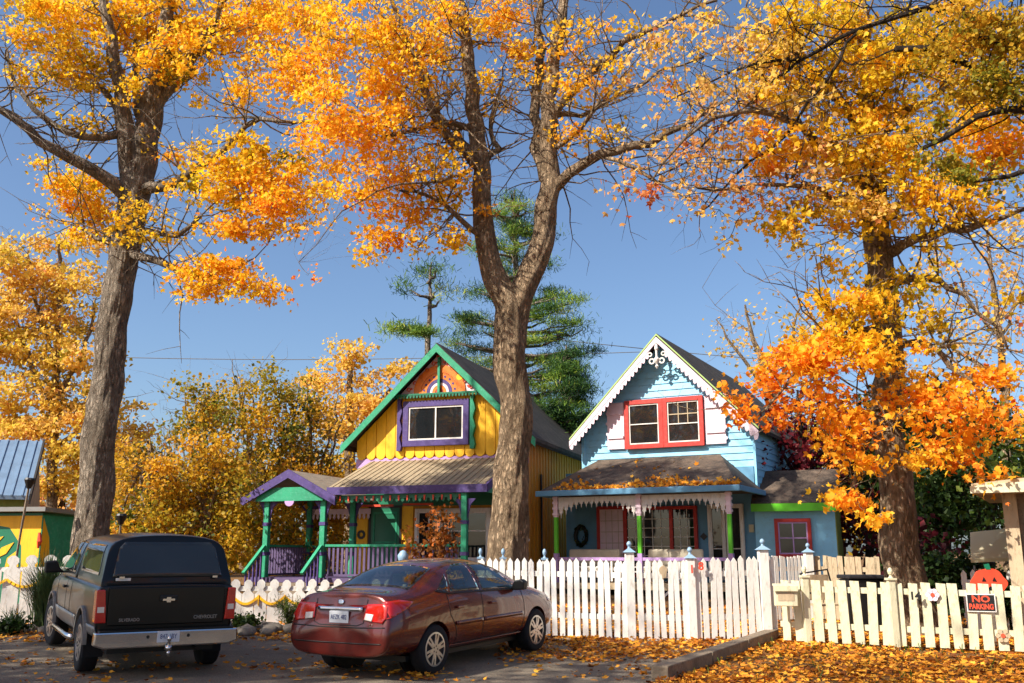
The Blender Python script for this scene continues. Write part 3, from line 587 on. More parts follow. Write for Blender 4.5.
tree('maple_tree','nearly bare orange tree rising behind the blue cottage roof','tree',(775,Y),
 [[(778,540,Y,.2),(775,450,Y,.17),(768,390,Y,.12),(755,340,Y,.07),(745,305,Y,.03)],[(772,410,Y,.1),(790,350,Y,.06),(800,305,Y,.03)],[(768,390,Y,.08),(735,350,Y,.05),(718,320,Y,.02)],[(775,430,Y,.08),(810,380,Y,.05),(840,330,Y,.03)]],
 [(760,320,44,16,Y,.5,.45),(790,330,34,26,Y,.6,.4),(745,345,34,22,Y,.4,.5),(800,365,40,30,Y,.9,.35),(770,380,36,26,Y,.7,.45),(835,340,30,40,Y,.8,.3),(830,400,34,30,Y,.9,.35)],
 M['bark_warm'],LF['pale'],rc=.45,npc=26,ls=.13,kind='kite',group='trees behind the cottages',seed=61,layers=1.9,bare=1,flat=.8,twigr=1.5)
tree('plum_tree','dark red-leaved tree behind the side wall of the blue cottage','tree',(800,28),
 [[(800,540,28,.14),(800,450,28,.1),(798,390,28,.03)],[(800,480,28,.08),(775,440,28,.03)],[(800,480,28,.08),(835,440,28,.03)]],
 [(800,400,24,18,28,1,.5),(785,430,30,20,28,1.1,.5),(820,440,34,24,28,1.2,.45),(790,465,34,18,28,1.1,.5),(835,470,30,22,28,1.1,.5),(760,455,12,14,26.5,.7,.6),(850,520,24,40,27,1.1,.4)],
 M['bark_dark'],LF['red'],rc=.42,npc=60,ls=.14,kind='kite',seed=62,layers=2.0,flat=.8)
for i,(u,Y,cx,cy,w,h,hue,lf,lab) in enumerate([
  (945,26,945,500,44,60,.55,'green','dark green tree in the shade between the right maple trunk and the brown porch'),
  (990,27,985,470,46,60,.8,'green','green tree with lit leaves behind the awning at the right'),
  (870,31,868,480,50,80,.4,'green','dark evergreen right behind the golden maple trunk'),
  (940,33,925,430,60,60,.3,'green','broad dark tree high behind the golden maple leaves'),
  (900,24,912,560,44,34,.2,'red','dark red shrub in the shade right of the maple trunk')]):
    bl=[(cx+x*w*.5,cy+z*h*.5,w*.55,h*.4,Y+(x*z)*.5,1.1,hue) for x in (-1,0,1) for z in (-1,0,1)]
    tree('broadleaf_tree' if lf=='green' else 'shrub',lab,'tree' if lf=='green' else 'shrub',(u,Y),[[(u,570,Y,.15),(u,520,Y,.12),(cx,cy,Y,.04)],[(u,540,Y,.07),(cx-w*.5,cy,Y,.03)],[(u,540,Y,.07),(cx+w*.5,cy-h*.3,Y,.03)]],bl,M['bark_dark'],LF[lf],rc=.5,npc=60,ls=.16,kind='kite',group='shady trees at the right',seed=70+i,layers=2,flat=.8)
Y=29.0
tree('maple_tree','pale pink airy tree against the sky at the right edge','tree',(1010,Y),
 [[(1010,560,Y,.16),(1005,400,Y,.12),(995,300,Y,.07),(985,220,Y,.03)],[(1000,340,Y,.05),(960,280,Y,.035),(935,240,Y,.03)],[(1000,340,Y,.05),(1030,280,Y,.035),(1050,220,Y,.03)],[(1005,390,Y,.09),(960,350,Y,.05),(930,320,Y,.03)]],
 [(990,235,50,26,Y,.8,.55),(950,260,34,22,Y,.7,.6),(1010,280,40,34,Y,.8,.6),(960,310,40,26,Y,.7,.5),(1000,340,40,30,Y,.8,.6),(940,350,30,24,Y,.7,.55),(1010,400,34,40,Y,.8,.6),(900,300,20,26,Y,.4,.5)],
 M['bark_warm'],LF['pale'],rc=.5,npc=34,ls=.15,kind='kite',group='trees behind the cottages',seed=80,layers=1.8,bare=1,flat=.8,twigr=1.3)
# far belt of trees closing the horizon
for i,(u,Y,top,hue,lf,lab) in enumerate([(-60,44,450,.5,'olive','yellow-brown tree at the far left beyond the blue metal roof'),(60,46,470,.6,'pale','orange tree low behind the mural hut'),(170,46,455,.4,'olive','distant olive tree seen low through the thicket'),(290,46,450,.6,'olive','distant yellow-brown tree seen under the porch roof'),(400,50,470,.5,'green','distant dark tree behind the yellow cottage'),(840,46,430,.5,'olive','distant olive tree behind the small shed'),(920,46,420,.3,'green','distant dark green tree beyond the red shrub'),(1010,44,420,.5,'green','distant green tree behind the brown porch'),(1100,42,400,.5,'green','distant tree past the right edge of the picture')]):
    bl=[(u+dx,top+dz,40,28,Y+(dx%7)*.2,1.0,hue) for dx in (-50,0,50) for dz in (25,60,95)]
    tree('background_tree',lab,'tree',(u,Y),[[(u,570,Y,.25),(u,500,Y,.2),(u,top+20,Y,.06)],[(u,530,Y,.1),(u-40,top+50,Y,.05)],[(u,530,Y,.1),(u+40,top+50,Y,.05)]],bl,M['bark_dark'],LF[lf],rc=.8,npc=60,ls=.27,kind='kite',group='far trees beyond the cottages',seed=90+i,layers=1.8,flat=.8,twigr=2)
# ---------------------------------------------------------------- cottages
def gable_halfw(z, zp, zs, hw, cx): # left/right x of gable wall at height z
    if z <= zs: return cx-hw, cx+hw
    t = (zp-z)/(zp-zs); return cx-hw*t, cx+hw*t
def gable_roof(parent, name, m, cx, zp, slope, hw, y0, y1, th=.12):
    for s in (-1, 1):
        b = MB(); z1 = zp-slope*hw
        poly = [(cx, zp), (cx+s*hw, z1), (cx+s*hw, z1+th*.9), (cx, zp+th*1.1)]
        b.prism(poly, y0, y1); b.build(name, m, parent)
def rake(parent, name, m, cx, zp, slope, hw, y0, y1, wd, lift=0):
    L = math.sqrt(1+slope*slope)
    b = MB()
    for s in (-1, 1):
        z1 = zp-slope*hw
        b.prism([(cx, zp+lift), (cx+s*hw, z1+lift), (cx+s*hw, z1+lift-wd*L), (cx, zp+lift-wd*L)], y0, y1)
    return b.build(name, m, parent)
def strip(b, x0, x1, z0, z1, y0, y1): b.box(x0, x1, y0, y1, z0, z1)
def frame(b, x0, x1, z0, z1, w, y0, y1):
    b.box(x0, x1, y0, y1, z0, z0+w); b.box(x0, x1, y0, y1, z1-w, z1); b.box(x0, x0+w, y0, y1, z0+w, z1-w); b.box(x1-w, x1, y0, y1, z0+w, z1-w)
def window(parent, x0, x1, z0, z1, y, fm, fw=.1, sash=None, sw=.05, vs=(.5,), hs=(), mun=None, name='window', curtain=None):
    """glass pane is the part's mesh, frame and sash are its children"""
    g = MB(); g.box(x0+fw*.6, x1-fw*.6, y-.05, y-.03, z0+fw*.6, z1-fw*.6); o = g.build(name, M['glass'], parent)
    f = MB(); frame(f, x0, x1, z0, z1, fw, y-.11, y+.0); f.build('frame', fm, o, bevel=.006)
    if sash:
        s_ = MB(); frame(s_, x0+fw, x1-fw, z0+fw, z1-fw, sw, y-.085, y-.02)
        ix0, ix1, iz0, iz1 = x0+fw+sw, x1-fw-sw, z0+fw+sw, z1-fw-sw
        for t in vs: xx = ix0+(ix1-ix0)*t; s_.box(xx-sw*.45, xx+sw*.45, y-.083, y-.022, iz0, iz1)
        for t in hs: zz = iz0+(iz1-iz0)*t; s_.box(ix0, ix1, y-.081, y-.024, zz-sw*.4, zz+sw*.4)
        s_.build('sash', sash, o)
    if mun:
        nx, nz, mm, mw = mun; k_ = MB(); ix0, ix1, iz0, iz1 = x0+fw, x1-fw, z0+fw, z1-fw
        for i in range(1, nx): xx = ix0+(ix1-ix0)*i/nx; k_.box(xx-mw/2, xx+mw/2, y-.068, y-.045, iz0, iz1)
        for i in range(1, nz): zz = iz0+(iz1-iz0)*i/nz; k_.box(ix0, ix1, y-.066, y-.047, zz-mw/2, zz+mw/2)
        k_.build('glazing_bars', mm, o)
    return o
def disc(b, cx, cz, r, y0, y1, n=20, a0=0, a1=2*math.pi, ri=0):
    pts = [(cx+r*math.cos(a0+(a1-a0)*i/n), cz+r*math.sin(a0+(a1-a0)*i/n)) for i in range(n+(a1-a0 < 6.2))]
    if ri:
        for i in range(n):
            p = a0+(a1-a0)*i/n; q = a0+(a1-a0)*(i+1)/n
            b.prism([(cx+ri*math.cos(p), cz+ri*math.sin(p)), (cx+r*math.cos(p), cz+r*math.sin(p)), (cx+r*math.cos(q), cz+r*math.sin(q)), (cx+ri*math.cos(q), cz+ri*math.sin(q))], y0, y1)
    else: b.prism(pts, y0, y1)

# ================= yellow cottage
PH = R(18); oy = at(438, 460, 27)
Hy = empty('yellow_cottage', (oy.x, 27, .45), -PH, 'small yellow gingerbread cottage with purple window and green gable trim', 'cottage', 'painted cottages')
cx, zp, sl, hw = .05, 6.72, .96, 2.6
zs = zp-sl*hw
# structural walls
b = MB(); b.prism([(cx-hw+.05, .1), (cx+hw, .1), (cx+hw, zs+.05), (cx, zp-.02), (cx-hw+.05, zs+.05)], .06, 9); b.build('wall', M['shaded_yellow'], Hy)
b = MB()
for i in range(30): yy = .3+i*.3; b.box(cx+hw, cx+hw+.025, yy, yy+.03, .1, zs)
b.box(cx+hw, cx+hw+.03, .07, .2, .1, zs); b.build('side_batten', M['shaded_yellow'], Hy)
b = MB(); b.tube([(cx+hw+.06, 1.15, .2), (cx+hw+.06, 1.15, 2.4), (cx+hw+.05, 1.15, 3.2)], .03, 6); b.build('service_pipe', M['black'], Hy)
# upper front boards with scalloped ends
b = MB(); n = 17; bw = 2*hw/n
for i in range(n):
    x0 = cx-hw+i*bw; x1 = x0+bw; m0 = (x0+x1)/2; zb = 3.72; r_ = bw/2-.012
    def zt(x): return min(zp-sl*abs(x-cx)-.03, 5.45 if -1.4 < x-cx < 1.35 else 99)
    poly = [(x1-.008, zb+.1), (x1-.008, zt(x1)), (m0, zt(m0)), (x0+.008, zt(x0)), (x0+.008, zb+.1)]
    poly += [(m0-r_*math.cos(math.pi*k_/8), zb+.06-r_*math.sin(math.pi*k_/8)*.95) for k_ in range(0, 9)]
    dy = rnd.uniform(0, .012); b.prism(poly, -.02-dy, .058)
b.build('scalloped_siding', M['yellow'], Hy)
b = MB(); b.box(cx-hw-.02, cx+hw+.02, -.005, .055, 3.42, 3.68); b.build('lilac_band', M['lilac'], Hy)
# roof
gable_roof(Hy, 'roof', M['roof_dark'], cx, zp+.06, sl, hw+.32, -.36, 9.2)
rake(Hy, 'bargeboard', M['green'], cx, zp+.05, sl, hw+.34, -.40, -.362, .17, .10)
b = MB()
for s in (-1, 1): b.box(cx+s*(hw+.25)-.02, cx+s*(hw+.25)+.02, -.34, 9.1, zs-.30, zs-.12)
b.build('eave_board', M['shingle'], Hy)
# gable fretwork
ft = 5.5; yy0, yy1 = -.14, -.10
def tri(z): return (zp-z)/sl
b = MB(); b.prism([(cx-tri(ft)+.05, ft), (cx+tri(ft)-.05, ft), (cx, zp-.06)], -.085, -.03); b.build('gable_panel', M['pinkw'], Hy)
b = MB(); disc(b, cx, ft, .80, -.12, -.087, 24, 0, math.pi, .58); b.build('orange_arch', M['orange'], Hy)
for s in (-1, 1):
    for j in range(6):
        b = MB(); t = .12+j*.15; X = cx+s*(tri(ft)*(1-t)-.16); Z = ft+(zp-ft)*t-.02
        disc(b, X, Z, .06, -.12, -.087, 10, 0, 2*math.pi, .04)
        disc(b, X-s*.085, Z+.02, .03, -.118, -.089, 8)
        b.build('red_fretwork', M['coral'], Hy)
for nm, mt, r1, r0, y_ in [('orange_fan', 'orange', .57, .40, -.105), ('purple_fan', 'purple', .39, .30, -.11), ('pink_fan', 'pinkw', .29, .22, -.107), ('orange_fan', 'orange', .21, .13, -.112), ('red_fan', 'red', .12, .03, -.11)]:
    b = MB(); disc(b, cx, ft, r1, y_, -.086, 20, 0, math.pi, r0)
    if nm == 'purple_fan':
        for k_ in range(9): a = math.pi*(k_+.5)/9; c_ = MB(); disc(c_, cx+.48*math.cos(a), ft+.48*math.sin(a), .035, -.112, -.106); c_.build('painted_dot', M['purple'], Hy)
    b.build(nm, M[mt], Hy)
b = MB(); disc(b, cx+.62, ft+.42, .10, -.128, -.1); b.build('painted_sun', M['yellow'], Hy)
b = MB(); b.box(cx-.035, cx+.035, -.19, -.13, ft-.02, zp-.2); b.lathe([(.03,0),(.06,.05),(.03,.1),(.055,.16),(.02,.22)], 10, (cx, -.16, zp-.42)); b.build('gable_post', M['green'], Hy)
b = MB(); b.box(cx-1.42, cx+1.38, -.24, -.08, ft-.07, ft-.02)
for i in range(28): X = cx-1.38+i*.1; b.prism([(X, ft-.07), (X+.08, ft-.07), (X+.06, ft-.15), (X+.02, ft-.15)], -.235, -.2)
b.build('crossbar', M['dgreen'], Hy)
# window upstairs
window(Hy, -1.06, .96, 3.98, 5.28, -.03, M['purple'], .17, M['white'], .045, (.5,))
for s, X in ((-1, -1.17), (1, 1.07)):
    b = MB(); pr = []
    for i in range(13):
        z = 3.86+i*.125; wv = .055+.035*math.sin(i*1.55); pr.append((X+wv, z))
    pr += [(X-.06, 3.86+12*.125), (X-.06, 3.86)]
    b.prism(pr, -.16, -.025); b.build('shutter', M['green'] if s > 0 else M['purple'], Hy)
# ---- porch
ZF = .38
b = MB(); b.box(-4.35, 2.25, -2.45, .05, ZF-.12, ZF); b.build('porch_floor', M['baluster'], Hy)
b = MB(); b.prism([(-2.45, 2.62), (-2.45, 2.70), (.0, 3.60), (.0, 3.52)], -2.1, 2.32, 'x')
for i in range(24): X = -2.0+i*.185; b.prism([(-2.45, 2.702), (.0, 3.602), (.0, 3.617), (-2.45, 2.717)], X, X+.03, 'x')
b.build('porch_roof', M['roof_gold'], Hy)
b = MB(); b.box(-2.12, 2.36, -2.50, -2.455, 2.50, 2.70); b.prism([(-2.45, 2.50), (-2.45, 2.72), (.0, 3.62), (.0, 3.42)], 2.322, 2.37, 'x'); b.build('porch_fascia', M['purple'], Hy)
b = MB(); b.prism([(-2.4, 2.5), (-.0, 2.5), (-.0, 3.4)], 2.26, 2.31, 'x'); b.build('porch_end_panel', M['green'], Hy)
# little gable over the steps, ridge running back
gx, gz0, gs, gw = -3.2, 3.10, .52, 1.36
for s in (-1, 1):
    b = MB(); z1 = gz0-gs*gw
    b.prism([(gx, gz0), (gx+s*gw, z1), (gx+s*gw, z1+.07), (gx, gz0+.075)], -2.60, 1.5); b.build('porch_gable_roof', M['roof_plank'], Hy)
rake(Hy, 'porch_bargeboard', M['purple'], gx, gz0+.03, gs, gw+.06, -2.66, -2.602, .20, .06)
b = MB(); pts = [(gx-1.05, 2.40), (gx+1.05, 2.40), (gx+1.05, 2.5)]
pts = [(gx-1.0, 2.38)]+[(gx-1.0+2.0*i/16, 2.40+.08*math.sin(math.pi*i/16)) for i in range(17)]+[(gx+1.0, 2.38), (gx+.75, 2.66), (gx, 2.74), (gx-.75, 2.66)]
b.prism([(gx-1.02, 2.36), (gx+1.02, 2.36), (gx+.95, 2.60), (gx+.4, 2.72), (gx-.4, 2.72), (gx-.95, 2.60)], -2.56, -2.50); b.build('porch_tympanum', M['green'], Hy)
b = MB(); disc(b, gx+.02, 2.36, .14, -2.57, -2.53, 10, math.pi, 2*math.pi); b.build('tympanum_drop', M['lilac'], Hy)
posts = [(-3.95, -2.35), (-2.25, -2.35), (1.72, -2.35), (-3.95, -.1), (-1.98, -1.2)]
for (X, Yp) in posts:
    zt_ = 2.5
    b = MB(); b.box(X-.075, X+.075, Yp-.075, Yp+.075, ZF, zt_); o = b.build('porch_post', M['green'], Hy, bevel=.012)
    b = MB(); 
    for z in (.95, 1.72): b.box(X-.088, X+.088, Yp-.088, Yp+.088, z, z+.09)
    b.build('post_band', M['purple'], o)
    b = MB()
    for s in (-1, 1): b.prism([(X+s*.076, 2.35), (X+s*.30, 2.35), (X+s*.16, 2.2), (X+s*.10, 1.95), (X+s*.076, 1.85)], Yp-.02, Yp+.02)
    b.build('post_bracket', M['purple'], o)
def railing(x0, y0, x1, y1, zf):
    b = MB(); b.bar((x0, y0, zf+.82), (x1, y1, zf+.82), .09, .06); o = b.build('handrail', M['green'], Hy)
    b = MB(); L = math.dist((x0, y0), (x1, y1)); n = int(L/.125)
    for i in range(1, n): t = i/n; X, Y_ = x0+(x1-x0)*t, y0+(y1-y0)*t; b.bar((X, Y_, zf+.08), (X, Y_, zf+.79), .06, .03, (0,1,0))
    b.bar((x0, y0, zf+.07), (x1, y1, zf+.07), .06, .05); b.build('balusters', M['baluster'], o)
railing(-2.17, -2.35, 1.64, -2.35, ZF); railing(-3.95, -2.27, -3.95, -.15, ZF); railing(-3.9, -.1, -2.6, -.1, ZF)
for X in (-3.95, -2.25):
    b = MB(); b.bar((X, -2.43, ZF+.82), (X-.06, -3.25, ZF+.12), .09, .06); o = b.build('stair_rail', M['green'], Hy)
    b = MB()
    for i in range(5): t = (i+.7)/5.4; b.bar((X-.06*t, -2.43-.82*t, ZF-.3), (X-.06*t, -2.43-.82*t, ZF+.8-.7*t), .06, .03)
    b.build('balusters', M['purple'], o)
b = MB()
for i in range(3): b.box(-3.85, -2.35, -2.46-.28*(i+1), -2.46-.28*i, -.1, ZF-.13*(i+1))
b.build('steps', M['timber'], Hy)
# fretted valances at the back and side of the porch
def valance(parent, name, m, x0, x1, y0, y1, zt, dep, step, plane='x'):
    b = MB(); n = int(abs((x1-x0) if plane == 'x' else (y1-y0))/step)
    for i in range(n):
        if plane == 'x':
            X = x0+(x1-x0)*i/n; w = (x1-x0)/n
            b.prism([(X, zt), (X+w, zt), (X+w, zt-dep*.45), (X+w*.72, zt-dep*.55), (X+w*.8, zt-dep*.8), (X+w*.5, zt-dep), (X+w*.2, zt-dep*.8), (X+w*.28, zt-dep*.55), (X, zt-dep*.45)], y0, y0+.025)
        else:
            X = y0+(y1-y0)*i/n; w = (y1-y0)/n
            b.prism([(X, zt), (X+w, zt), (X+w, zt-dep*.45), (X+w*.72, zt-dep*.55), (X+w*.8, zt-dep*.8), (X+w*.5, zt-dep), (X+w*.2, zt-dep*.8), (X+w*.28, zt-dep*.55), (X, zt-dep*.45)], x0, x0+.025, 'x')
    return b.build(name, m, parent)
valance(Hy, 'valance', M['pinkw'], -3.9, -2.0, -.12, 0, 2.25, .3, .13)
valance(Hy, 'valance', M['dgreen'], -2.15, 1.7, -2.38, 0, 2.49, .2, .16)
b = MB()
for i in range(16): X = -2.05+i*.24; b.prism([(X+.02, 2.46), (X+.07, 2.46), (X+.06, 2.33), (X+.03, 2.33)], -2.405, -2.39)
b.build('valance_drops', M['coral'], Hy)
# ground-floor front
b = MB(); b.box(-2.5, 2.6, -.02, .055, .1, 3.4); b.build('porch_wall', M['shaded_yellow'], Hy)
b = MB(); b.box(-2.5, 2.6, -.035, -.021, 2.3, 3.3); b.build('porch_upper_band', M['dgreen'], Hy)
b = MB(); b.box(-2.0, -1.12, -.06, -.025, ZF, 2.26); o = b.build('door', M['dgreen'], Hy)
b = MB(); frame(b, -1.93, -1.19, ZF+.1, 1.2, .05, -.075, -.058); frame(b, -1.93, -1.19, 1.28, 2.15, .05, -.075, -.058); b.build('door_panels', M['green'], o)
b = MB(); b.lathe([(.03,0),(.035,-.03),(.02,-.05)], 10, (-1.22, -.06, 1.25), 'y'); b.build('door_knob', M['chrome'], o)
b = MB(); frame(b, -2.07, -1.05, ZF-.1, 2.33, .07, -.07, -.022); b.build('door_frame', M['black'], Hy)
for X in (-2.28, -.88):
    b = MB(); b.box(X-.17, X+.17, -.05, -.037, ZF, 2.3); b.build('yellow_panel', M['yellow'], Hy)
b = MB(); disc(b, -2.3, 1.52, .13, -.075, -.052, 12, 0, 6.283, .06); tag(b.build('wall_ornament', M['black'], Hy))
b = MB(); b.box(-2.35, -1.15, -.45, -.4, 2.28, 2.34); b.build('red_shelf', M['coral'], Hy)
b = MB(); b.box(-.85, .05, -.45, -.4, 2.30, 2.36); b.build('red_shelf', M['coral'], Hy)
window(Hy, -.62, .22, .75, 2.22, -.02, M['white'], .08, M['white'], .04, (.5,))
window(Hy, .26, 1.62, .75, 2.22, -.02, M['white'], .10, M['white'], .04, (.5,), (.6,))
window(Hy, 1.75, 2.45, .6, 2.22, -.02, M['white'], .10, M['white'], .04, (), (.5,))

# ================= blue cottage
PB = R(28); ob = at(660, 440, 27)
Hb = empty('blue_cottage', (ob.x, 27, .45), -PB, 'small sky-blue gingerbread cottage with red windows and white lace bargeboards', 'cottage', 'painted cottages')
cx, zp, hw, sl = .13, 6.98, 2.52, 1.03
zs = zp-sl*hw-.0
b = MB(); b.prism([(cx-hw, .1), (cx+hw, .1), (cx+hw, zs), (cx, zp), (cx-hw, zs)], .05, 8.5); b.build('wall', M['blue'], Hb)
b = MB(); z = 3.3
while z < zp-.1:
    z1 = z+.19; a0, a1 = gable_halfw(z, zp, zs, hw, cx); c0, c1 = gable_halfw(min(z1, zp), zp, zs, hw, cx)
    b.add([(a0, .05, z), (a1, .05, z), (a1, .012, z), (a0, .012, z), (c0, .05, z1), (c1, .05, z1), (c1, .04, z1), (c0, .04, z1)], [(0,1,2,3),(3,2,6,7),(4,7,6,5),(0,3,7,4),(1,5,6,2)])
    z = z1
z = .2
while z < zs-.1:
    for X, s in ((cx+hw, 1), (cx-hw, -1)):
        b.add([(X, .05, z), (X, 8.5, z), (X+s*.036, 8.5, z), (X+s*.036, .05, z), (X, .05, z+.19), (X, 8.5, z+.19), (X+s*.008, 8.5, z+.19), (X+s*.008, .05, z+.19)], [(0,1,2,3),(3,2,6,7),(4,7,6,5),(0,3,7,4),(1,5,6,2)])
    z += .19
b.build('clapboard_siding', M['blue'], Hb)
for X0, X1 in ((cx+hw-.02, cx+hw+.045), (cx-hw-.045, cx-hw+.05)): b = MB(); b.box(X0, X1, -.0, .06, .1, zs-.05); b.build('corner_board', M['blue'], Hb)
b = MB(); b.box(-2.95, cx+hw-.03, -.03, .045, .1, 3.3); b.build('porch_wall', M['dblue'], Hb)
gable_roof(Hb, 'roof', M['roof_dark'], cx, zp+.06, sl, hw+.22, -.38, 8.7)
rake(Hb, 'roof_edge_trim', M['trimpale'], cx, zp+.10, sl, hw+.26, -.415, -.382, .035, .08)
rake(Hb, 'bargeboard', M['pinkw'], cx, zp-.02, sl, hw+.25, -.44, -.384, .11, .10)
L = math.hypot(1, sl)
for s in (-1, 1):
    b = MB(); n = 22
    for i in range(n):
        t0 = .25+hw*i/n; t1 = .25+hw*(i+1)/n; pts = []
        for k_ in range(9):
            t = t0+(t1-t0)*k_/8; X = cx+s*t; Z = zp+.08-sl*t-.11*L; dp = .05+.08*math.sin(math.pi*k_/8); pts.append((X-s*dp*.35, Z-dp*1.1))
        b.prism([(cx+s*t0, zp+.08-sl*t0-.10*L), (cx+s*t1, zp+.08-sl*t1-.10*L)] + pts[::-1], -.43, -.40)
    b.build('lace_trim', M['pinkw'], Hb)
b = MB(); b.lathe([(.02,-.72),(.055,-.66),(.02,-.6),(.07,-.52),(.09,-.45),(.03,-.38),(.035,-.2),(.06,-.15),(.04,0)], 12, (cx, -.42, zp-.12))
for s in (-1, 1): disc(b, cx+s*.15, zp-.62, .09, -.43, -.40, 12, 0, 6.283, .05); disc(b, cx+s*.2, zp-.42, .07, -.43, -.40, 12, 0, 6.283, .035)
b.build('finial', M['white'], Hb)
# upstairs windows
for X0, X1, hs in ((-1.02, .14, (.5,)), (.14, 1.32, (.45,))):
    o = window(Hb, X0, X1, 3.92, 5.33, -.01, M['red'], .13, M['white'], .035, (), hs)
    if X0 > 0:
        b = MB()
        for i in (1, 2): xx = X0+.18+(X1-X0-.36)*i/3; b.box(xx-.012, xx+.012, -.088, -.055, 4.55, 5.18)
        b.box(X0+.17, X1-.17, -.086, -.056, 4.83, 4.86); b.build('glazing_bars', M['tan'], o)
for X0, X1 in ((-1.58, -1.06), (1.36, 1.92)):
    b = MB(); b.box(X0, X1, -.06, -.012, 3.95, 5.3)
    for i in range(5): z = 4.05+i*.3; disc(b, X0 if X0 < 0 else X1, z+.05, .05, -.058, -.014, 10)
    b.build('shutter', M['pinkw'], Hb)
    b = MB()
    b.v = []; b.f = []
    for z in (4.25, 4.95): b = MB(); b.box(X0+.02, X1-.02, -.10, -.062, z, z+.08); b.build('shutter_batten', M['pinkw'], Hb)
# porch roof (hipped)
e0, e1, t0, t1, ze, zt_ = -2.62, 2.86, -1.9, 1.72, 2.62, 3.66
b = MB(); b.add([(e0, -2.55, ze), (e1, -2.55, ze), (t1, -.02, zt_), (t0, -.02, zt_), (e0, -.02, ze), (e1, -.02, ze), (e0, -2.55, ze-.05), (e1, -2.55, ze-.05), (e0, -.02, ze-.05), (e1, -.02, ze-.05)],
   [(0,1,2,3),(0,3,4),(1,5,2),(0,6,7,1),(1,7,9,5),(0,4,8,6),(6,8,9,7)]); b.build('porch_roof', M['roof_brown'], Hb)
b = MB(); b.box(e0-.04, e1+.04, -2.64, -2.555, ze-.13, ze+.02); b.box(e1+.003, e1+.06, -2.553, -.03, ze-.12, ze+.015); b.box(e0-.06, e0-.003, -2.553, -.03, ze-.12, ze+.015); b.build('gutter', M['dblue'], Hb, bevel=.015)
for (X, Yp) in ((-2.2, -2.3), (.17, -2.3), (2.52, -2.3)):
    b = MB(); b.box(X-.05, X+.05, Yp-.05, Yp+.05, 1.0, 1.95); o = b.build('porch_post', M['lime'], Hb, bevel=.01)
    b = MB(); b.box(X-.06, X+.06, Yp-.06, Yp+.06, .2, 1.0); b.build('post_base', M['lilac'], o)
    b = MB(); b.box(X-.055, X+.055, Yp-.055, Yp+.055, 1.95, 2.5)
    for z in (2.0, 2.15, 2.3, 2.42): b.box(X-.075, X+.075, Yp-.075, Yp+.075, z, z+.06)
    b.build('post_head', M['pinkw'], o)
def lace(parent, x0, x1, y, zt, name='porch_lace'):
    b = MB(); b.box(x0, x1, y, y+.03, zt-.06, zt); n = 15; w = (x1-x0)/n
    for i in range(n):
        e = abs((i+.5)/n-.5)*2; d = .2+.30*max(0, e-.45)**1.3*2.4; X = x0+i*w; m_ = X+w/2
        b.prism([(X, zt-.05), (X+w, zt-.05), (X+w, zt-d*.6), (X+w*.8, zt-d*.7), (X+w*.86, zt-d*.86), (X+w*.62, zt-d*.88), (m_, zt-d-.08), (X+w*.38, zt-d*.88), (X+w*.14, zt-d*.86), (X+w*.2, zt-d*.7), (X, zt-d*.6)], y+.002, y+.028)
    return b.build(name, M['white'], parent)
lace(Hb, -2.12, .1, -2.32, 2.47); lace(Hb, .24, 2.45, -2.32, 2.47)
b = MB(); b.box(-2.6, 2.7, -2.5, .0, .1, .25); b.build('porch_floor', M['tan'], Hb)
b = MB(); b.box(-2.2, 2.52, -2.34, -2.27, .82, .9)
b.build('porch_rail', M['lilac'], Hb)
b = MB()
for i in range(18):
    X = -2.05+i*.26
    disc(b, X, .6, .08, -2.32, -2.29, 10, 0, 6.283, .045); b.box(X+.1, X+.15, -2.32, -2.29, .3, .82)
b.build('porch_balustrade', M['white'], Hb)
# openings under the porch
window(Hb, -1.12, .32, .35, 2.28, -.035, M['red'], .09, None, mun=(5, 7, M['white'], .018), name='french_window')
window(Hb, .24, 1.02, .35, 2.28, -.042, M['red'], .09, None, mun=(3, 7, M['white'], .018), name='french_window')
b = MB(); b.box(-1.88, -1.12, -.07, -.035, .3, 2.25); o = b.build('screen_door', M['pinkw'], Hb)
b = MB(); frame(b, -1.96, -1.06, .25, 2.32, .09, -.10, -.033); b.build('frame', M['red'], o)
b = MB()
for i in range(1, 6): b.box(-1.85, -1.15, -.078, -.071, .35+i*.31, .365+i*.31)
for i in range(1, 4): b.box(-1.88+.19*i, -1.87+.19*i, -.078, -.071, .35, 2.2)
b.build('glazing_bars', M['tan'], o)
o = window(Hb, 1.32, 1.80, .3, 2.3, -.035, M['white'], .08, M['white'], .03, (), (.4,), name='glazed_door')
o = window(Hb, 1.82, 2.30, .3, 2.3, -.035, M['white'], .08, M['white'], .03, (), (.4,), name='glazed_door')
b = MB(); b.lathe([(.02,0),(.1,.0),(.1,.03),(.02,.03)], 4, (1.17, -.07, 1.45), 'y'); b.build('heart_plaque', M['black'], Hb)
b = MB(); b.box(2.42, 2.55, -.07, -.035, 1.55, 1.75); b.build('number_plaque', M['cream'], Hb)
# wreath hanging on the wall
wm = MB(); 
wr = empty('wreath', Hb.matrix_basis @ Vector((-2.45, -.12, 1.5)), -PB, 'dark oval wreath hanging on the dusty blue porch wall', 'wreath')
ring = [(.17*math.cos(a), 0, .26*math.sin(a)) for a in [i*math.pi/10 for i in range(21)]]
wm.tube(ring, .05, 8, wob=.3); wm.build('ring', M['black'], wr, smooth=True)
leafmesh('leaves', np.array([(.17*math.cos(a)+nrs.normal()*.03, nrs.normal()*.03-.03, .26*math.sin(a)+nrs.normal()*.03) for a in nrs.rand(160)*6.283]), np.full(160, .07), nrs.rand(160), LF['green'], wr, 'kite')
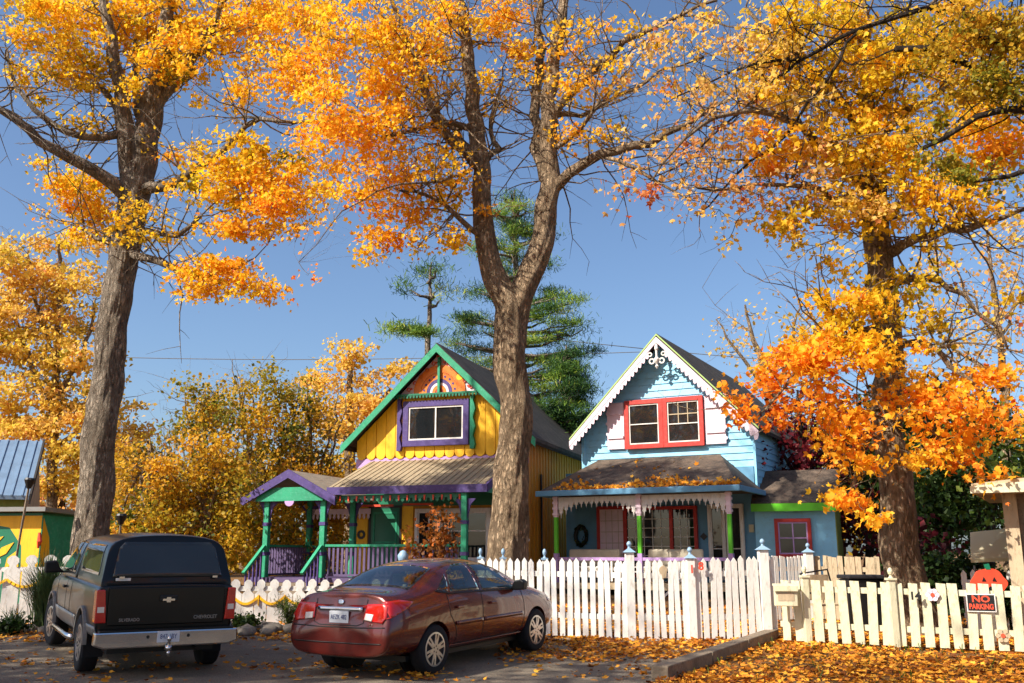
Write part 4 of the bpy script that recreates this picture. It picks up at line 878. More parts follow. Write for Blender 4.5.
# leaves lying on the porch roof
n = 600; X = nrs.uniform(e0+.3, e1, n); t = np.abs(nrs.normal(size=n))*.11*(1+.6*np.sin(X*2)); t = np.where(nrs.rand(n) < .05, nrs.rand(n), t)
mt = Hb.matrix_basis
pts = np.array([mt @ Vector((a*(1-.33*b_), -2.5+2.5*b_, ze+(zt_-ze)*b_+.03)) for a, b_ in zip(X, t)])
o = leafmesh('roof_leaves', pts, np.full(n, .11)*(.7+.6*nrs.rand(n)), nrs.rand(n)*.5+.4, LF['litter'], None, 'lobed', 0); tag(o, 'drift of orange leaves along the gutter of the blue cottage porch roof', 'fallen leaves', kind='stuff')

# ================= little blue shed
sp_ = at(757, 560, 25.6)
Hs = empty('garden_shed', (sp_.x, 25.6, .72), -PB*.75, 'low pale blue shed with bright lime fascia and red window right of the blue cottage', 'shed')
W = 2.02
b = MB(); b.box(0, W, 0, 2.6, 0, 1.95); b.build('wall', M['blue'], Hs)
b = MB()
for X in (.5, 1.0, 1.5): b.box(X, X+.04, -.02, -.002, 0, 1.9)
b.build('battens', M['blue'], Hs)
b = MB(); b.box(W+.003, W+.03, 0, 2.6, 0, 1.95)
for i in range(12): b.box(W+.032, W+.055, .1+i*.21, .14+i*.21, 0, 1.9)
b.prism([(0, 1.952), (2.6, 1.952), (1.3, 2.85)], W-.02, W+.028, 'x'); b.build('side_cladding', M['olive'], Hs)
b = MB(); b.prism([(-.25, 1.93), (-.25, 2.02), (1.3, 2.98), (2.8, 2.02), (2.8, 1.93), (1.3, 2.88)], -.05, W+.1, 'x'); b.build('roof', M['roof_brown'], Hs)
b = MB(); b.box(-.05, W+.1, -.30, -.255, 1.80, 2.0); b.build('fascia', M['lime'], Hs)
window(Hs, .5, 1.42, .62, 1.62, -.01, M['red'], .09, M['lilac'], .035, (.5,), (.5,))

# ================= mural hut and metal-roofed building at the left
mp_ = at(38, 560, 22.5)
Hm = empty('mural_hut', (mp_.x, 22.5, .32), R(-8), 'green hut painted with yellow sunflower petals behind the white fence', 'hut')
b = MB(); b.box(-2.6, 0, 0, 2.2, 0, 2.05); b.build('wall', M['dgreen'], Hm)
b = MB(); b.add([(-2.6,-.006,1.99),(-.0,-.006,1.99),(-.0,-.006,.1),(-.35,-.006,.1),(-.45,-.006,1.3),(-.8,-.006,1.72),(-1.6,-.006,1.85),(-2.6,-.006,1.9)],[(0,1,2,3,4,5,6,7)])
b.build('painted_sunburst', M['yellow'], Hm)
b = MB()
for (X, Z, a, L_) in ((-1.45, 1.2, .55, .62), (-1.1, 1.0, .7, .6), (-.82, .75, 1.0, .55), (-1.9, 1.35, .35, .55), (-.6, .5, 1.3, .45)):
    ca, sa = math.cos(a), math.sin(a)
    b.prism([(X, Z), (X+ca*L_*.5-sa*.12, Z+sa*L_*.5+ca*.09), (X+ca*L_, Z+sa*L_), (X+ca*L_*.5+sa*.09, Z+sa*L_*.5-ca*.09)], -.016, -.008)
b.build('painted_petals', M['yellow'], Hm)
b = MB(); b.prism([(.003, 0), (.02, 0), (.02, 2.0), (.003, 2.0)], 0, 2.2); 
b.build('side_wall', M['green'], Hm)
b = MB(); b.add([(.024, .02, .1), (.024, .55, .1), (.024, .3, 1.5), (.024, .02, 1.95)], [(0,1,2,3)]); b.build('painted_streak', M['yellow'], Hm)
b = MB(); b.box(.022, .045, 1.35, 1.95, .7, 1.5); o = b.build('notice_board', M['white'], Hm)
b = MB()
for i in range(5): b.box(.046, .05, 1.42, 1.86, .85+i*.12, .88+i*.12)
b.build('painted_stripe', M['coral'], o)
b = MB(); b.tube([(.0, -.05, 1.25), (.03, -.06, 1.4), (.0, -.05, 1.6)], [.02,.06,.03], 8); b.build('carved_bird', M['coral'], Hm)
b = MB(); b.prism([(-.3, 2.08), (2.5, 2.0), (2.5, 2.1), (-.3, 2.18)], -2.8, .25, 'x'); b.build('roof', M['silver'], Hm)
p_ = at(22, 560, 29)
Hg = empty('blue_roofed_house', (p_.x, 29, .5), R(22), 'grey house with a steep blue-grey ribbed metal roof at the left edge', 'house')
b = MB(); b.box(-4.6, -.15, .3, 6, 0, 2.7); b.build('wall', M['olive'], Hg)
b = MB(); b.prism([(0, 2.65), (2.9, 4.6), (2.9, 4.48), (0, 2.53)], -4.8, .0, 'x')
for i in range(17): X = -4.7+i*.28; b.prism([(-.02, 2.67), (2.88, 4.63), (2.88, 4.59), (-.02, 2.63)], X, X+.05, 'x')
b.build('roof', M['metalroof'], Hg)
b = MB(); b.prism([(-.02, 2.4), (2.93, 4.38), (2.93, 4.68), (-.02, 2.7)], .003, .06, 'x'); b.build('bargeboard', M['shingle'], Hg)
b = MB(); b.prism([(.25, 0), (5.9, 0), (5.9, 2.6), (2.9, 4.45), (.25, 2.65)], -.14, -.1, 'x'); b.build('gable_wall', M['tan'], Hg)
# ================= brown porch at the right edge
p_ = at(1012, 590, 15.2)
Hr = empty('brown_porch', (p_.x, 15.2, gz(15.2)), R(-30), 'corner of a brown porch with a cream fascia at the right edge', 'porch')
b = MB(); b.box(.0, .2, 0, .2, 0, 2.32); b.build('porch_post', M['tan'], Hr)
b = MB(); b.box(.2, 3, .1, 3, 0, 2.3); b.build('wall', M['timber'], Hr)
b = MB(); b.prism([(-.38, 2.28), (3.4, 2.28), (3.4, 2.75), (-.38, 2.42)], -.5, 3.2); b.build('roof', M['tan'], Hr)
b = MB(); b.prism([(-.40, 2.27), (3.4, 2.27), (3.4, 2.62), (-.40, 2.38)], -.54, -.503); b.build('fascia', M['cream'], Hr)
# ---------------------------------------------------------------- vehicles
def ring_body(rings, levels=3):
    vs = []; fs = []
    for r in rings:
        half = [(0 if i == 0 else p[0], p[1], p[2]) for i, p in enumerate(r)]
        ring = half + [(-p[0], p[1], p[2]) for p in half[-2:0:-1]]
        vs += ring; m = len(ring)
    for i in range(len(rings)-1):
        for k_ in range(m): fs.append((i*m+k_, i*m+(k_+1) % m, (i+1)*m+(k_+1) % m, (i+1)*m+k_))
    fs += [tuple(range(m-1, -1, -1)), tuple((len(rings)-1)*m+k_ for k_ in range(m))]
    return vs, fs
def R_(y, zb, wb, s, m_, sh, d, r, zc, dy=(0,)*8):
    P = [(0, zb), (wb, zb), s, m_, sh, d, r, (0, zc)]
    return [(p[0], y+dy[i], p[1]) for i, p in enumerate(P)]
def finish_body(name, vs, fs, wells, mat_, parent, levels=3, carve=None):
    me = bpy.data.meshes.new(name); me.from_pydata(vs, [], fs); me.update()
    bm = bmesh.new(); bm.from_mesh(me); bmesh.ops.recalc_face_normals(bm, faces=bm.faces); bm.to_mesh(me); bm.free()
    o = bpy.data.objects.new(name, me); COL.objects.link(o)
    s = o.modifiers.new('s', 'SUBSURF'); s.levels = levels; s.render_levels = levels
    cut = []
    for (x0, x1, y, z, r) in wells:
        b = MB(); b.lathe([(r, x0), (r, x1)], 40, (0, y, z), 'x'); c = b.build('well', None); cut.append(c)
        md = o.modifiers.new('b', 'BOOLEAN'); md.operation = 'DIFFERENCE'; md.object = c; md.solver = 'EXACT'
    bpy.context.view_layer.update()
    dg = bpy.context.evaluated_depsgraph_get(); nm = bpy.data.meshes.new_from_object(o.evaluated_get(dg))
    bpy.data.objects.remove(o)
    for c in cut: bpy.data.objects.remove(c)
    nm.name = name; nm.shade_smooth()
    try: nm.set_sharp_from_angle(angle=R(38))
    except Exception: pass
    ob_ = link_mesh(name, nm, mat_, parent)
    bm = bmesh.new(); bm.from_mesh(nm); bv = BVHTree.FromBMesh(bm); bm.free()
    if carve:
        for c in carve:
            c.parent = parent; md = ob_.modifiers.new('b', 'BOOLEAN'); md.operation = 'DIFFERENCE'; md.object = c; md.solver = 'EXACT'
        bpy.context.view_layer.update(); dg = bpy.context.evaluated_depsgraph_get(); n2 = bpy.data.meshes.new_from_object(ob_.evaluated_get(dg))
        ob_.modifiers.clear(); ob_.data = n2; n2.materials.clear(); n2.materials.append(mat_)
        for c in carve: bpy.data.objects.remove(c)
    return ob_, bv
def patch(name, bv, poly, mode, m_, parent, off=.004, th=.004, cell=.05):
    bm = bmesh.new(); bm.faces.new([bm.verts.new((a, b, 0)) for a, b in poly])
    for ax in (0, 1):
        lo = min(p[ax] for p in poly); hi = max(p[ax] for p in poly); n = int((hi-lo)/cell)
        for i in range(1, n+1):
            c = [0, 0, 0]; c[ax] = lo+(hi-lo)*i/(n+1); nn = [0, 0, 0]; nn[ax] = 1
            bmesh.ops.bisect_plane(bm, geom=bm.verts[:]+bm.edges[:]+bm.faces[:], plane_co=c, plane_no=nn)
    dead = []
    for v_ in bm.verts:
        a, b = v_.co.x, v_.co.y
        if mode == 'right': O, D = Vector((3, a, b)), Vector((-1, 0, 0))
        elif mode == 'left': O, D = Vector((-3, a, b)), Vector((1, 0, 0))
        elif mode == 'rear': O, D = Vector((a, -6, b)), Vector((0, 1, 0))
        elif mode == 'front': O, D = Vector((a, 6, b)), Vector((0, -1, 0))
        else: O, D = Vector((a, b, 4)), Vector((0, 0, -1))
        h = bv.ray_cast(O, D)
        if h[0] is None: dead.append(v_); continue
        nn = h[1] if h[1].dot(D) < 0 else -h[1]
        v_.co = h[0]+nn*off
    if dead: bmesh.ops.delete(bm, geom=dead, context='VERTS')
    bmesh.ops.recalc_face_normals(bm, faces=bm.faces)
    me = bpy.data.meshes.new(name); bm.to_mesh(me); bm.free(); me.shade_smooth()
    o = link_mesh(name, me, m_, parent); s = o.modifiers.new('t', 'SOLIDIFY'); s.thickness = th; s.offset = 0
    return o
def line_patch(pts, w):
    # closed polygon around an open polyline
    L = []; Rr = []
    for i, p in enumerate(pts):
        a = pts[max(i-1, 0)]; b = pts[min(i+1, len(pts)-1)]; d = Vector((b[0]-a[0], b[1]-a[1])).normalized(); n = Vector((-d.y, d.x))*w/2
        L.append((p[0]+n.x, p[1]+n.y)); Rr.append((p[0]-n.x, p[1]-n.y))
    return L + Rr[::-1]
def wheel(parent, x, y, r, w, side, rimr, spokes, rimmat, steer=0):
    t = MB(); s = side
    prof = [(rimr*.98, -w/2*.9), (r*.93, -w/2), (r*.99, -w/2*.75), (r, -w/4), (r, w/4), (r*.99, w/2*.75), (r*.93, w/2), (rimr*.98, w/2*.9)]
    t.lathe(prof, 40, (0,0,0), 'x'); o = t.build('wheel', M['rubber'], parent, smooth=True); o.location = (x, y, r); o.rotation_euler = (0, 0, steer)
    b = MB(); b.lathe([(rimr, s*w*.30), (rimr, s*w*.47), (rimr*.90, s*w*.485), (rimr*.87, s*w*.30), (rimr*.86, s*w*.1)], 32, (0,0,0), 'x')
    for i in range(spokes):
        a = 2*math.pi*i/spokes+.3; c, sn = math.cos(a), math.sin(a)
        for da, wd in ((-.15, .05), (.15, .05)):
            b.bar((s*w*.42, .03*c-da*sn*.1, .03*sn+da*c*.1), (s*w*.43, rimr*.9*math.cos(a+da), rimr*.9*math.sin(a+da)), rimr*.14, .025, (1,0,0))
        b.bar((s*w*.43, 0, 0), (s*w*.435, rimr*.55*c, rimr*.55*sn), rimr*.30, .025, (1,0,0))
    b.lathe([(rimr*.28, s*w*.36), (rimr*.28, s*w*.46), (rimr*.20, s*w*.48), (.01, s*w*.48)], 20, (0,0,0), 'x')
    b.build('rim', rimmat, o)
    b = MB(); b.lathe([(rimr*.86, s*w*.05), (rimr*.86, s*w*.12)], 24, (0,0,0), 'x')
    for i in range(5):
        a = 2*math.pi*i/5; b.lathe([(.012, s*w*.46), (.012, s*w*.5)], 6, (0, rimr*.19*math.cos(a), rimr*.19*math.sin(a)), 'x')
    b.build('brake_disc', M['black'], o)
    return o

# ---- maroon sedan
Hd = R(30.7); d_ = Vector((math.sin(Hd), math.cos(Hd), 0)); r_v = Vector((math.cos(Hd), -math.sin(Hd), 0))
rear = Vector((-.99, 12.12, 0)) - r_v*.76; mid = rear + d_*1.31
Vs = empty('sedan', (mid.x, mid.y, gz(mid.y)+.004), -Hd, 'maroon four-door sedan parked on the drive in front of the white picket fence', 'car', rx=0)
Vs.scale = (.955, .965, .94)
Vs.rotation_euler = (math.asin(.03)*math.cos(Hd), 0, -Hd)
rg = [
 R_(-2.27, .29, .64, (.76,.38), (.79,.58), (.725,.88), (.62,1.02), (.36,1.045), 1.05, (.06,.04,-.0,-.02,.11,.14,.13,.12)),
 R_(-2.21, .28, .67, (.79,.41), (.815,.61), (.75,.91), (.645,1.035), (.37,1.06), 1.065, (0,0,0,0,.08,.11,.1,.1)),
 R_(-1.95, .27, .70, (.83,.43), (.845,.66), (.785,.935), (.67,1.04), (.40,1.065), 1.07),
 R_(-1.62, .24, .72, (.845,.42), (.86,.68), (.80,.955), (.69,1.06), (.42,1.085), 1.09),
 R_(-1.15, .23, .73, (.85,.41), (.862,.69), (.825,.965), (.715,1.15), (.55,1.30), 1.33),
 R_(-.72, .22, .73, (.85,.40), (.862,.69), (.835,.96), (.735,1.16), (.58,1.40), 1.435),
 R_(-.1, .22, .73, (.85,.40), (.862,.68), (.84,.95), (.74,1.14), (.585,1.425), 1.46),
 R_(.42, .22, .73, (.85,.40), (.86,.67), (.84,.94), (.74,1.11), (.57,1.37), 1.41),
 R_(.85, .22, .73, (.85,.40), (.86,.67), (.835,.93), (.74,1.05), (.58,1.19), 1.22),
 R_(1.22, .23, .72, (.845,.41), (.855,.66), (.82,.90), (.70,.99), (.42,1.02), 1.03),
 R_(1.65, .24, .70, (.83,.42), (.84,.64), (.79,.84), (.66,.915), (.38,.95), .955),
 R_(1.98, .26, .64, (.78,.42), (.79,.60), (.73,.75), (.60,.82), (.34,.85), .86),
 R_(2.14, .32, .50, (.62,.42), (.64,.56), (.58,.66), (.46,.72), (.28,.74), .745, (-.03,0,0,0,-.02,-.04,-.04,-.03)),
]
vs, fs = ring_body(rg)
wells = [(s*.52, s*1.2, yy, .32, .345) for s in (-1, 1) for yy in (-1.31, 1.31)]
SW = [[(-.92,1.01),(-.24,.995),(-.27,1.365),(-.55,1.352),(-.80,1.265)], [(-.15,.99),(.80,.975),(.50,1.20),(.17,1.345),(-.18,1.37)], [(-1.17,1.05),(-.97,1.01),(-.86,1.245)]]
RW = [(-.62,-1.62),(.62,-1.62),(.50,-.96),(-.50,-.96)]; FW = [(-.64,1.10),(.64,1.10),(.53,.56),(-.53,.56)]
carve = []
b = MB(); b.prism([(-1.60,.50),(1.0,.50),(1.12,.93),(.62,1.20),(.30,1.335),(-.1,1.385),(-.65,1.36),(-1.05,1.25),(-1.60,1.0)], -.66, .66, 'x'); b.v = [(x*(1 if z < 1.0 else 1-.30*(z-1.0)/.4), y, z) for x, y, z in b.v]; carve.append(b.build('cut', None))
for w_ in SW: b = MB(); b.prism(w_, -1.2, 1.2, 'x'); carve.append(b.build('cut', None))
b = MB(); b.prism(RW, 1.02, 2, 'z'); carve.append(b.build('cut', None))
b = MB(); b.prism(FW, 1.06, 2, 'z'); carve.append(b.build('cut', None))
body, bv = finish_body('body', vs, fs, wells, M['maroon'], Vs, 3, carve)
for X in (-.36, .36):
    b = MB(); b.prism([(.05,.45),(.12,.62),(-.32,.60),(-.44,1.02),(-.52,1.0),(-.42,.45)], X-.23, X+.23, 'x'); o = b.build('front_seat', M['upholstery'], Vs, bevel=.03)
    b = MB(); b.box(X-.12, X+.12, -.54, -.45, 1.07, 1.22); b.build('headrest', M['upholstery'], o, bevel=.03)
b = MB(); b.prism([(-.75,.45),(-.72,.6),(-1.2,.60),(-1.42,1.0),(-1.5,.98),(-1.4,.45)], -.60, .60, 'x'); o = b.build('rear_seat', M['upholstery'], Vs, bevel=.03)
for X in (-.36, .36): b = MB(); b.box(X-.12, X+.12, -1.50, -1.40, 1.0, 1.10); b.build('headrest', M['upholstery'], o, bevel=.03)
b = MB(); b.box(-.6, .6, .72, 1.02, .6, .93); b.build('dashboard', M['black'], Vs, bevel=.04)
b = MB()
for s in (-1, 1):
    for yy in (-1.31, 1.31): b.lathe([(.343, s*.5), (.343, s*.56)], 24, (0, yy, .32), 'x')
b.box(-.66, .66, -1.7, 1.8, .19, .26); b.build('underbody', M['black'], Vs)
for s, md in ((1, 'right'), (-1, 'left')):
    patch('window', bv, SW[0], md, M['clearglass'], Vs)
    patch('window', bv, SW[1], md, M['clearglass'], Vs)
    patch('window', bv, SW[2], md, M['clearglass'], Vs)
    patch('window_trim', bv, line_patch([(-1.22,1.035),(-.93,.992),(-.2,.978),(.86,.955)], .022), md, M['black'], Vs, .006)
    for pl in ([(-.2,1.37),(-.205,.97),(-.2,.36)], [(.88,.93),(.93,.75),(.92,.5),(.86,.37)], [(-1.02,1.0),(-.98,.72),(-.86,.55),(-.82,.37)], [(-.82,.335),(.86,.335)]):
        patch('door_seam', bv, line_patch(pl, .012), md, M['black'], Vs, .002, .002)
    patch('side_moulding', bv, line_patch([(-.86,.60),(-.22,.60)], .05), md, M['maroon'], Vs, .012, .014)
    patch('side_moulding', bv, line_patch([(-.18,.60),(.88,.60)], .05), md, M['maroon'], Vs, .012, .014)
    patch('sill_trim', bv, line_patch([(-.95,.30),(.95,.30)], .06), md, M['maroon'], Vs, .01, .012)
    for yy in (-.78, .05):
        b = MB(); b.box(s*.85, s*.885, yy-.07, yy+.07, .79, .825); b.build('door_handle', M['maroon'], Vs, bevel=.008)
    b = MB(); b.prism([(s*.80,.96),(s*.86,.94),(s*1.02,.95),(s*1.03,1.07),(s*.97,1.10),(s*.86,1.08)], .62, .74); b.build('wing_mirror', M['black'], Vs, bevel=.02)
    wheel(Vs, s*.745, -1.31, .312, .2, s, .215, 6, M['alloy']); wheel(Vs, s*.745, 1.31, .312, .2, s, .215, 6, M['alloy'])
    # tail lamps wrap round the corner
    patch('tail_light', bv, [(s*.40,.74),(s*.70,.70),(s*.745,.78),(s*.71,.93),(s*.42,.925)], 'rear', M['lens'], Vs, .010, .012, .03)
    patch('tail_light', bv, [(-2.22,.74),(-1.86,.86),(-1.72,.93),(-1.95,.965),(-2.18,.95)], md, M['lens'], Vs, .010, .012, .03)
    patch('reversing_light', bv, [(s*.42,.735),(s*.54,.72),(s*.55,.80),(s*.43,.81)], 'rear', M['lensw'], Vs, .02, .01, .03)
    patch('headlight', bv, [(1.75,.72),(2.05,.66),(2.08,.76),(1.80,.84)], md, M['lensw'], Vs, .006, .008, .04)
patch('rear_windscreen', bv, RW, 'top', M['clearglass'], Vs, .004)
patch('windscreen', bv, FW, 'top', M['clearglass'], Vs, .004)
patch('boot_seam', bv, line_patch([(-.41,.98),(-.40,.70),(-.30,.665),(.30,.665),(.40,.70),(.41,.98)], .012), 'rear', M['black'], Vs, .002, .002, .04)
patch('bumper_seam', bv, line_patch([(-.74,.655),(-.3,.64),(.3,.64),(.74,.655)], .014), 'rear', M['black'], Vs, .002, .002, .04)
patch('bumper_groove', bv, line_patch([(-.70,.46),(-.3,.45),(.3,.45),(.70,.46)], .016), 'rear', M['black'], Vs, .002, .002, .04)
patch('chrome_strip', bv, line_patch([(-.36,.86),(.36,.86)], .05), 'rear', M['chrome'], Vs, .016, .02, .05)
patch('emblem', bv, [(.05*math.cos(a)*1.0, .945+.032*math.sin(a)) for a in [i*.5236 for i in range(12)]], 'rear', M['chrome'], Vs, .01, .01, .02)
yr = bv.ray_cast(Vector((0, -6, .76)), Vector((0, 1, 0)))[0].y
b = MB(); b.box(-.155, .155, yr-.018, yr-.004, .69, .835); pl = b.build('number_plate', M['plate'], Vs, bevel=.004)
text('plate_text', 'AFZK 482', .082, M['plateblue'], (0, yr-.021, .76), (R(90), 0, 0), pl, .001, 0, .75)
yr = bv.ray_cast(Vector((.52, -6, .685)), Vector((0, 1, 0)))[0].y
text('badge', 'LX', .05, M['chrome'], (.53, yr-.004, .678), (R(90), 0, R(14)), Vs, .003)
# seats seen through nothing: interior silhouettes stay behind dark glass

# ---- black pickup with a cap
Hd = R(-31.5); d_ = Vector((math.sin(Hd), math.cos(Hd), 0)); r_v = Vector((math.cos(Hd), -math.sin(Hd), 0))
rear = (Vector((-5.23, 12.28, 0)) + Vector((-4.03, 13.31, 0)))*.5; rear = Vector((-4.68, 12.78, 0)); WB = 3.35; mid = rear + d_*(WB/2+.12)*.92
Vt = empty('pickup_truck', (mid.x, mid.y, gz(mid.y)+.004), -Hd, 'black pickup truck with a bed cap and silver bumper left of the maroon car', 'pickup truck')
Vt.scale = (.83, .92, .93)
Vt.rotation_euler = (math.asin(.03)*math.cos(Hd), 0, -Hd)
yR = -WB/2
e = -2.78
rg = [
 R_(e, .52, .80, (.90,.56), (.93,.80), (.93,1.02), (.925,1.12), (.80,1.155), 1.165),
 R_(e+.015, .51, .84, (.94,.54), (.97,.80), (.965,1.03), (.955,1.14), (.84,1.17), 1.175),
 R_(e+.10, .50, .86, (.965,.53), (.99,.80), (.98,1.04), (.965,1.15), (.86,1.175), 1.18),
 R_(-1.65, .48, .86, (.975,.52), (1.0,.80), (.985,1.04), (.965,1.15), (.86,1.175), 1.18),
 R_(-.6, .42, .86, (.975,.48), (1.0,.78), (.985,1.04), (.965,1.15), (.86,1.175), 1.18),
 R_(.6, .42, .86, (.975,.48), (1.0,.78), (.985,1.04), (.965,1.14), (.86,1.165), 1.17),
 R_(1.25, .42, .86, (.975,.48), (.995,.78), (.98,1.03), (.95,1.12), (.80,1.15), 1.16),
 R_(2.1, .48, .86, (.965,.52), (.985,.78), (.96,.99), (.92,1.07), (.74,1.10), 1.11),
 R_(2.45, .48, .80, (.92,.52), (.93,.76), (.91,.93), (.86,1.0), (.68,1.03), 1.04),
 R_(2.55, .52, .70, (.82,.56), (.84,.74), (.82,.88), (.76,.94), (.60,.96), .97)]
vs, fs = ring_body(rg)
wells = [(s*.62, s*1.3, yy, .37, .43) for s in (-1, 1) for yy in (-WB/2-.12, WB/2-.12)]
body, bv = finish_body('body', vs, fs, wells, M['truckblack'], Vt)
# cab and cap greenhouses
def green(y0, y1, zt0, zt1, w0, w1, f0, f1, name):
    rr_ = []
    for y, f, zc in ((y0, 0, zt0), (y0+f0, 1, zt1), ((y0+y1)/2, 1, zt1+.015), (y1-f1, 1, zt1), (y1, 0, zt0)):
        pass
    return rr_
def G(y, zt, wt, dy=0, wb=.93):
    return [(0, y, 1.05), (wb*.8, y, 1.05), (wb, y, 1.08), (wb, y, 1.2), (wb-.03, y+dy*.25, 1.30), ((wb+wt)/2, y+dy*.7, (1.3+zt)/2), (wt, y+dy, zt-.05), (0, y+dy, zt)]
vs, fs = ring_body([G(-2.74, 1.80, .77, .20), G(-2.735, 1.805, .775, .205), G(-2.66, 1.82, .79, .18), G(-1.9, 1.835, .80), G(-1.0, 1.835, .80), G(-.55, 1.825, .79), G(-.47, 1.80, .77)])
cap, bvc = finish_body('cap', vs, fs, [], M['truckblack'], Vt, 2)
vs, fs = ring_body([G(-.40, 1.76, .70), G(-.36, 1.79, .72), G(-.1, 1.81, .74), G(.5, 1.80, .74), G(.85, 1.72, .71), G(1.15, 1.45, .76), G(1.42, 1.2, .80)])
cab, bvb = finish_body('cab', vs, fs, [], M['truckblack'], Vt, 2)
patch('rear_window', bvc, [(-.78,1.25),(.78,1.25),(.69,1.63),(.62,1.70),(-.62,1.70),(-.69,1.63)], 'rear', M['capglass'], Vt, .006)
b = MB(); b.box(-.84, .84, -2.775, -2.757, 1.175, 1.19); b.build('cap_seam', M['rubber'], Vt)
for X in (-.70, .62): b = MB(); b.box(X, X+.07, -2.80, -2.752, 1.245, 1.27); b.build('cap_latch', M['chrome'], Vt)
b = MB(); b.box(-.74, -.54, -2.775, -2.755, 1.215, 1.25); b.build('cap_sticker', M['white'], Vt)
for s, md in ((1, 'right'), (-1, 'left')):
    patch('cap_window', bvc, [(-2.4,1.27),(-.75,1.27),(-.8,1.66),(-2.3,1.66)], md, M['capglass'], Vt, .004)
    patch('door_window', bvb, [(.10,1.22),(1.05,1.22),(.92,1.48),(.62,1.66),(.10,1.68)], md, M['capglass'], Vt, .004)
    patch('quarter_window', bvb, [(-.30,1.22),(.02,1.22),(.02,1.68),(-.28,1.66)], md, M['capglass'], Vt, .004)
    for pl in ([(.06,1.15),(.06,.50)], [(1.12,1.12),(1.15,.5)], [(-.44,1.15),(-.44,.5)]):
        patch('door_seam', bv, line_patch(pl, .014), md, M['rubber'], Vt, .002, .002)
    patch('silver_side_trim', bv, [(-2.74,.50),(-2.2,.50),(-2.2,.66),(-2.74,.66)], md, M['silver'], Vt, .012, .02)
    patch('silver_side_trim', bv, [(-1.1,.46),(1.1,.46),(1.1,.68),(-1.1,.68)], md, M['silver'], Vt, .010, .016)
    for yy in (-WB/2-.12, WB/2-.12):
        b = MB()
        for i in range(20):
            a0 = .02+(math.pi-.04)*i/20; a1 = .02+(math.pi-.04)*(i+1)/20
            b.bar((s*1.0, yy+.455*math.cos(a0), .38+.455*math.sin(a0)), (s*1.0, yy+.455*math.cos(a1), .38+.455*math.sin(a1)), .035, .055, (1,0,0))
        b.build('wheel_arch_flare', M['silver'], Vt, smooth=False)
    b = MB(); b.tube([(s*.98, -.95, .36), (s*1.02, -.6, .36), (s*1.02, .9, .36), (s*.98, 1.15, .36)], .04, 8); b.build('side_step', M['chrome'], Vt, smooth=True)
    b = MB(); b.prism([(s*.90,1.16),(s*1.02,1.17),(s*1.24,1.16),(s*1.25,1.34),(s*1.06,1.36),(s*1.0,1.24)], .98, 1.10); b.build('wing_mirror', M['black'], Vt, bevel=.025)
    b = MB(); b.box(s*.99, s*1.03, .14, .30, .98, 1.02); b.build('door_handle', M['black'], Vt, bevel=.008)
    wheel(Vt, s*.89, -WB/2-.12, .375, .25, s, .24, 6, M['alloy']); wheel(Vt, s*.89, WB/2-.12, .375, .25, s, .24, 6, M['alloy'], R(8))
    b = MB(); b.prism([(s*.83,.70),(s*.985,.70),(s*.985,1.11),(s*.87,1.11)], e-.035, e+.16); o = b.build('tail_light', M['lens'], Vt, bevel=.012)
    b = MB(); b.box(min(s*.87, s*.96), max(s*.87, s*.96), e-.042, e-.036, .83, .90); b.build('reversing_light', M['lensw'], o)
    b = MB(); b.box(min(s*.64, s*1.0), max(s*.64, s*1.0), e-.30, e+.02, .46, .60); 
b = MB(); b.prism([(-1.0,.44),(-.99,.60),(.99,.60),(1.0,.44),(.86,.40),(-.86,.40)], e-.20, e-.05); bp = b.build('rear_bumper', M['chrome'], Vt, bevel=.02)
b = MB(); b.box(-.93, .93, e-.19, e-.05, .602, .615); b.build('bumper_pad', M['black'], bp)
b = MB()
for X in (-.28, .28): b.lathe([(.022, e-.202), (.022, e-.205)], 10, (X, 0, .53), 'y')
b.build('bumper_holes', M['black'], bp)
b = MB(); b.box(-.155, .155, e-.212, e-.203, .455, .595); pl = b.build('number_plate', M['plate'], Vt, bevel=.003)
text('plate_text', '847 1BY', .085, M['plateblue'], (0, e-.214, .525), (R(90), 0, 0), pl, .001, 0, .8)
b = MB(); b.box(-.82, .82, e-.03, e-.003, .66, 1.135); tg = b.build('tailgate', M['truckblack'], Vt, bevel=.02)
b = MB(); b.box(-.125, .125, e-.06, e-.031, .95, 1.03); b.build('tailgate_handle', M['black'], tg, bevel=.015)
b = MB(); b.prism([(-.085,.985),(-.03,.985),(-.03,1.005),(.03,1.005),(.03,.985),(.085,.985),(.085,.96),(.03,.96),(.03,.94),(-.03,.94),(-.03,.96),(-.085,.96)], e-.067, e-.061); b.build('emblem', M['chrome'], tg)
text('badge', 'CHEVROLET', .062, M['silver'], (.55, e-.033, .74), (R(90), 0, 0), tg, .003, .001)
text('badge', 'SILVERADO', .055, M['silver'], (-.52, e-.033, .73), (R(90), 0, 0), tg, .003, .001)
b = MB(); b.box(-.035, .035, e-.30, e, .36, .42); b.lathe([(.02,.42),(.02,.47),(.03,.49),(.033,.51),(.02,.54),(.005,.545)], 12, (0, e-.27, 0)); b.tube([(0, e-.27, .36), (0, e-.27, .30)], .028, 8); b.build('tow_hitch', M['chrome'], Vt, smooth=True)
b = MB(); b.box(-.75, .75, -2.6, 2.3, .30, .50); b.tube([(-.75, -WB/2, .37), (.75, -WB/2, .37)], .07, 10); b.lathe([(.12, -.1), (.16, 0), (.12, .1)], 12, (0, -WB/2, .37)); b.tube([(.5, -2.7, .36), (.5, -2.0, .4)], .04, 8); b.build('underbody', M['black'], Vt)
for s in (-1, 1): b = MB(); b.box(min(s*.72, s*1.0), max(s*.72, s*1.0), -WB/2-.50, -WB/2-.47, .22, .55); b.build('mud_flap', M['rubber'], Vt)
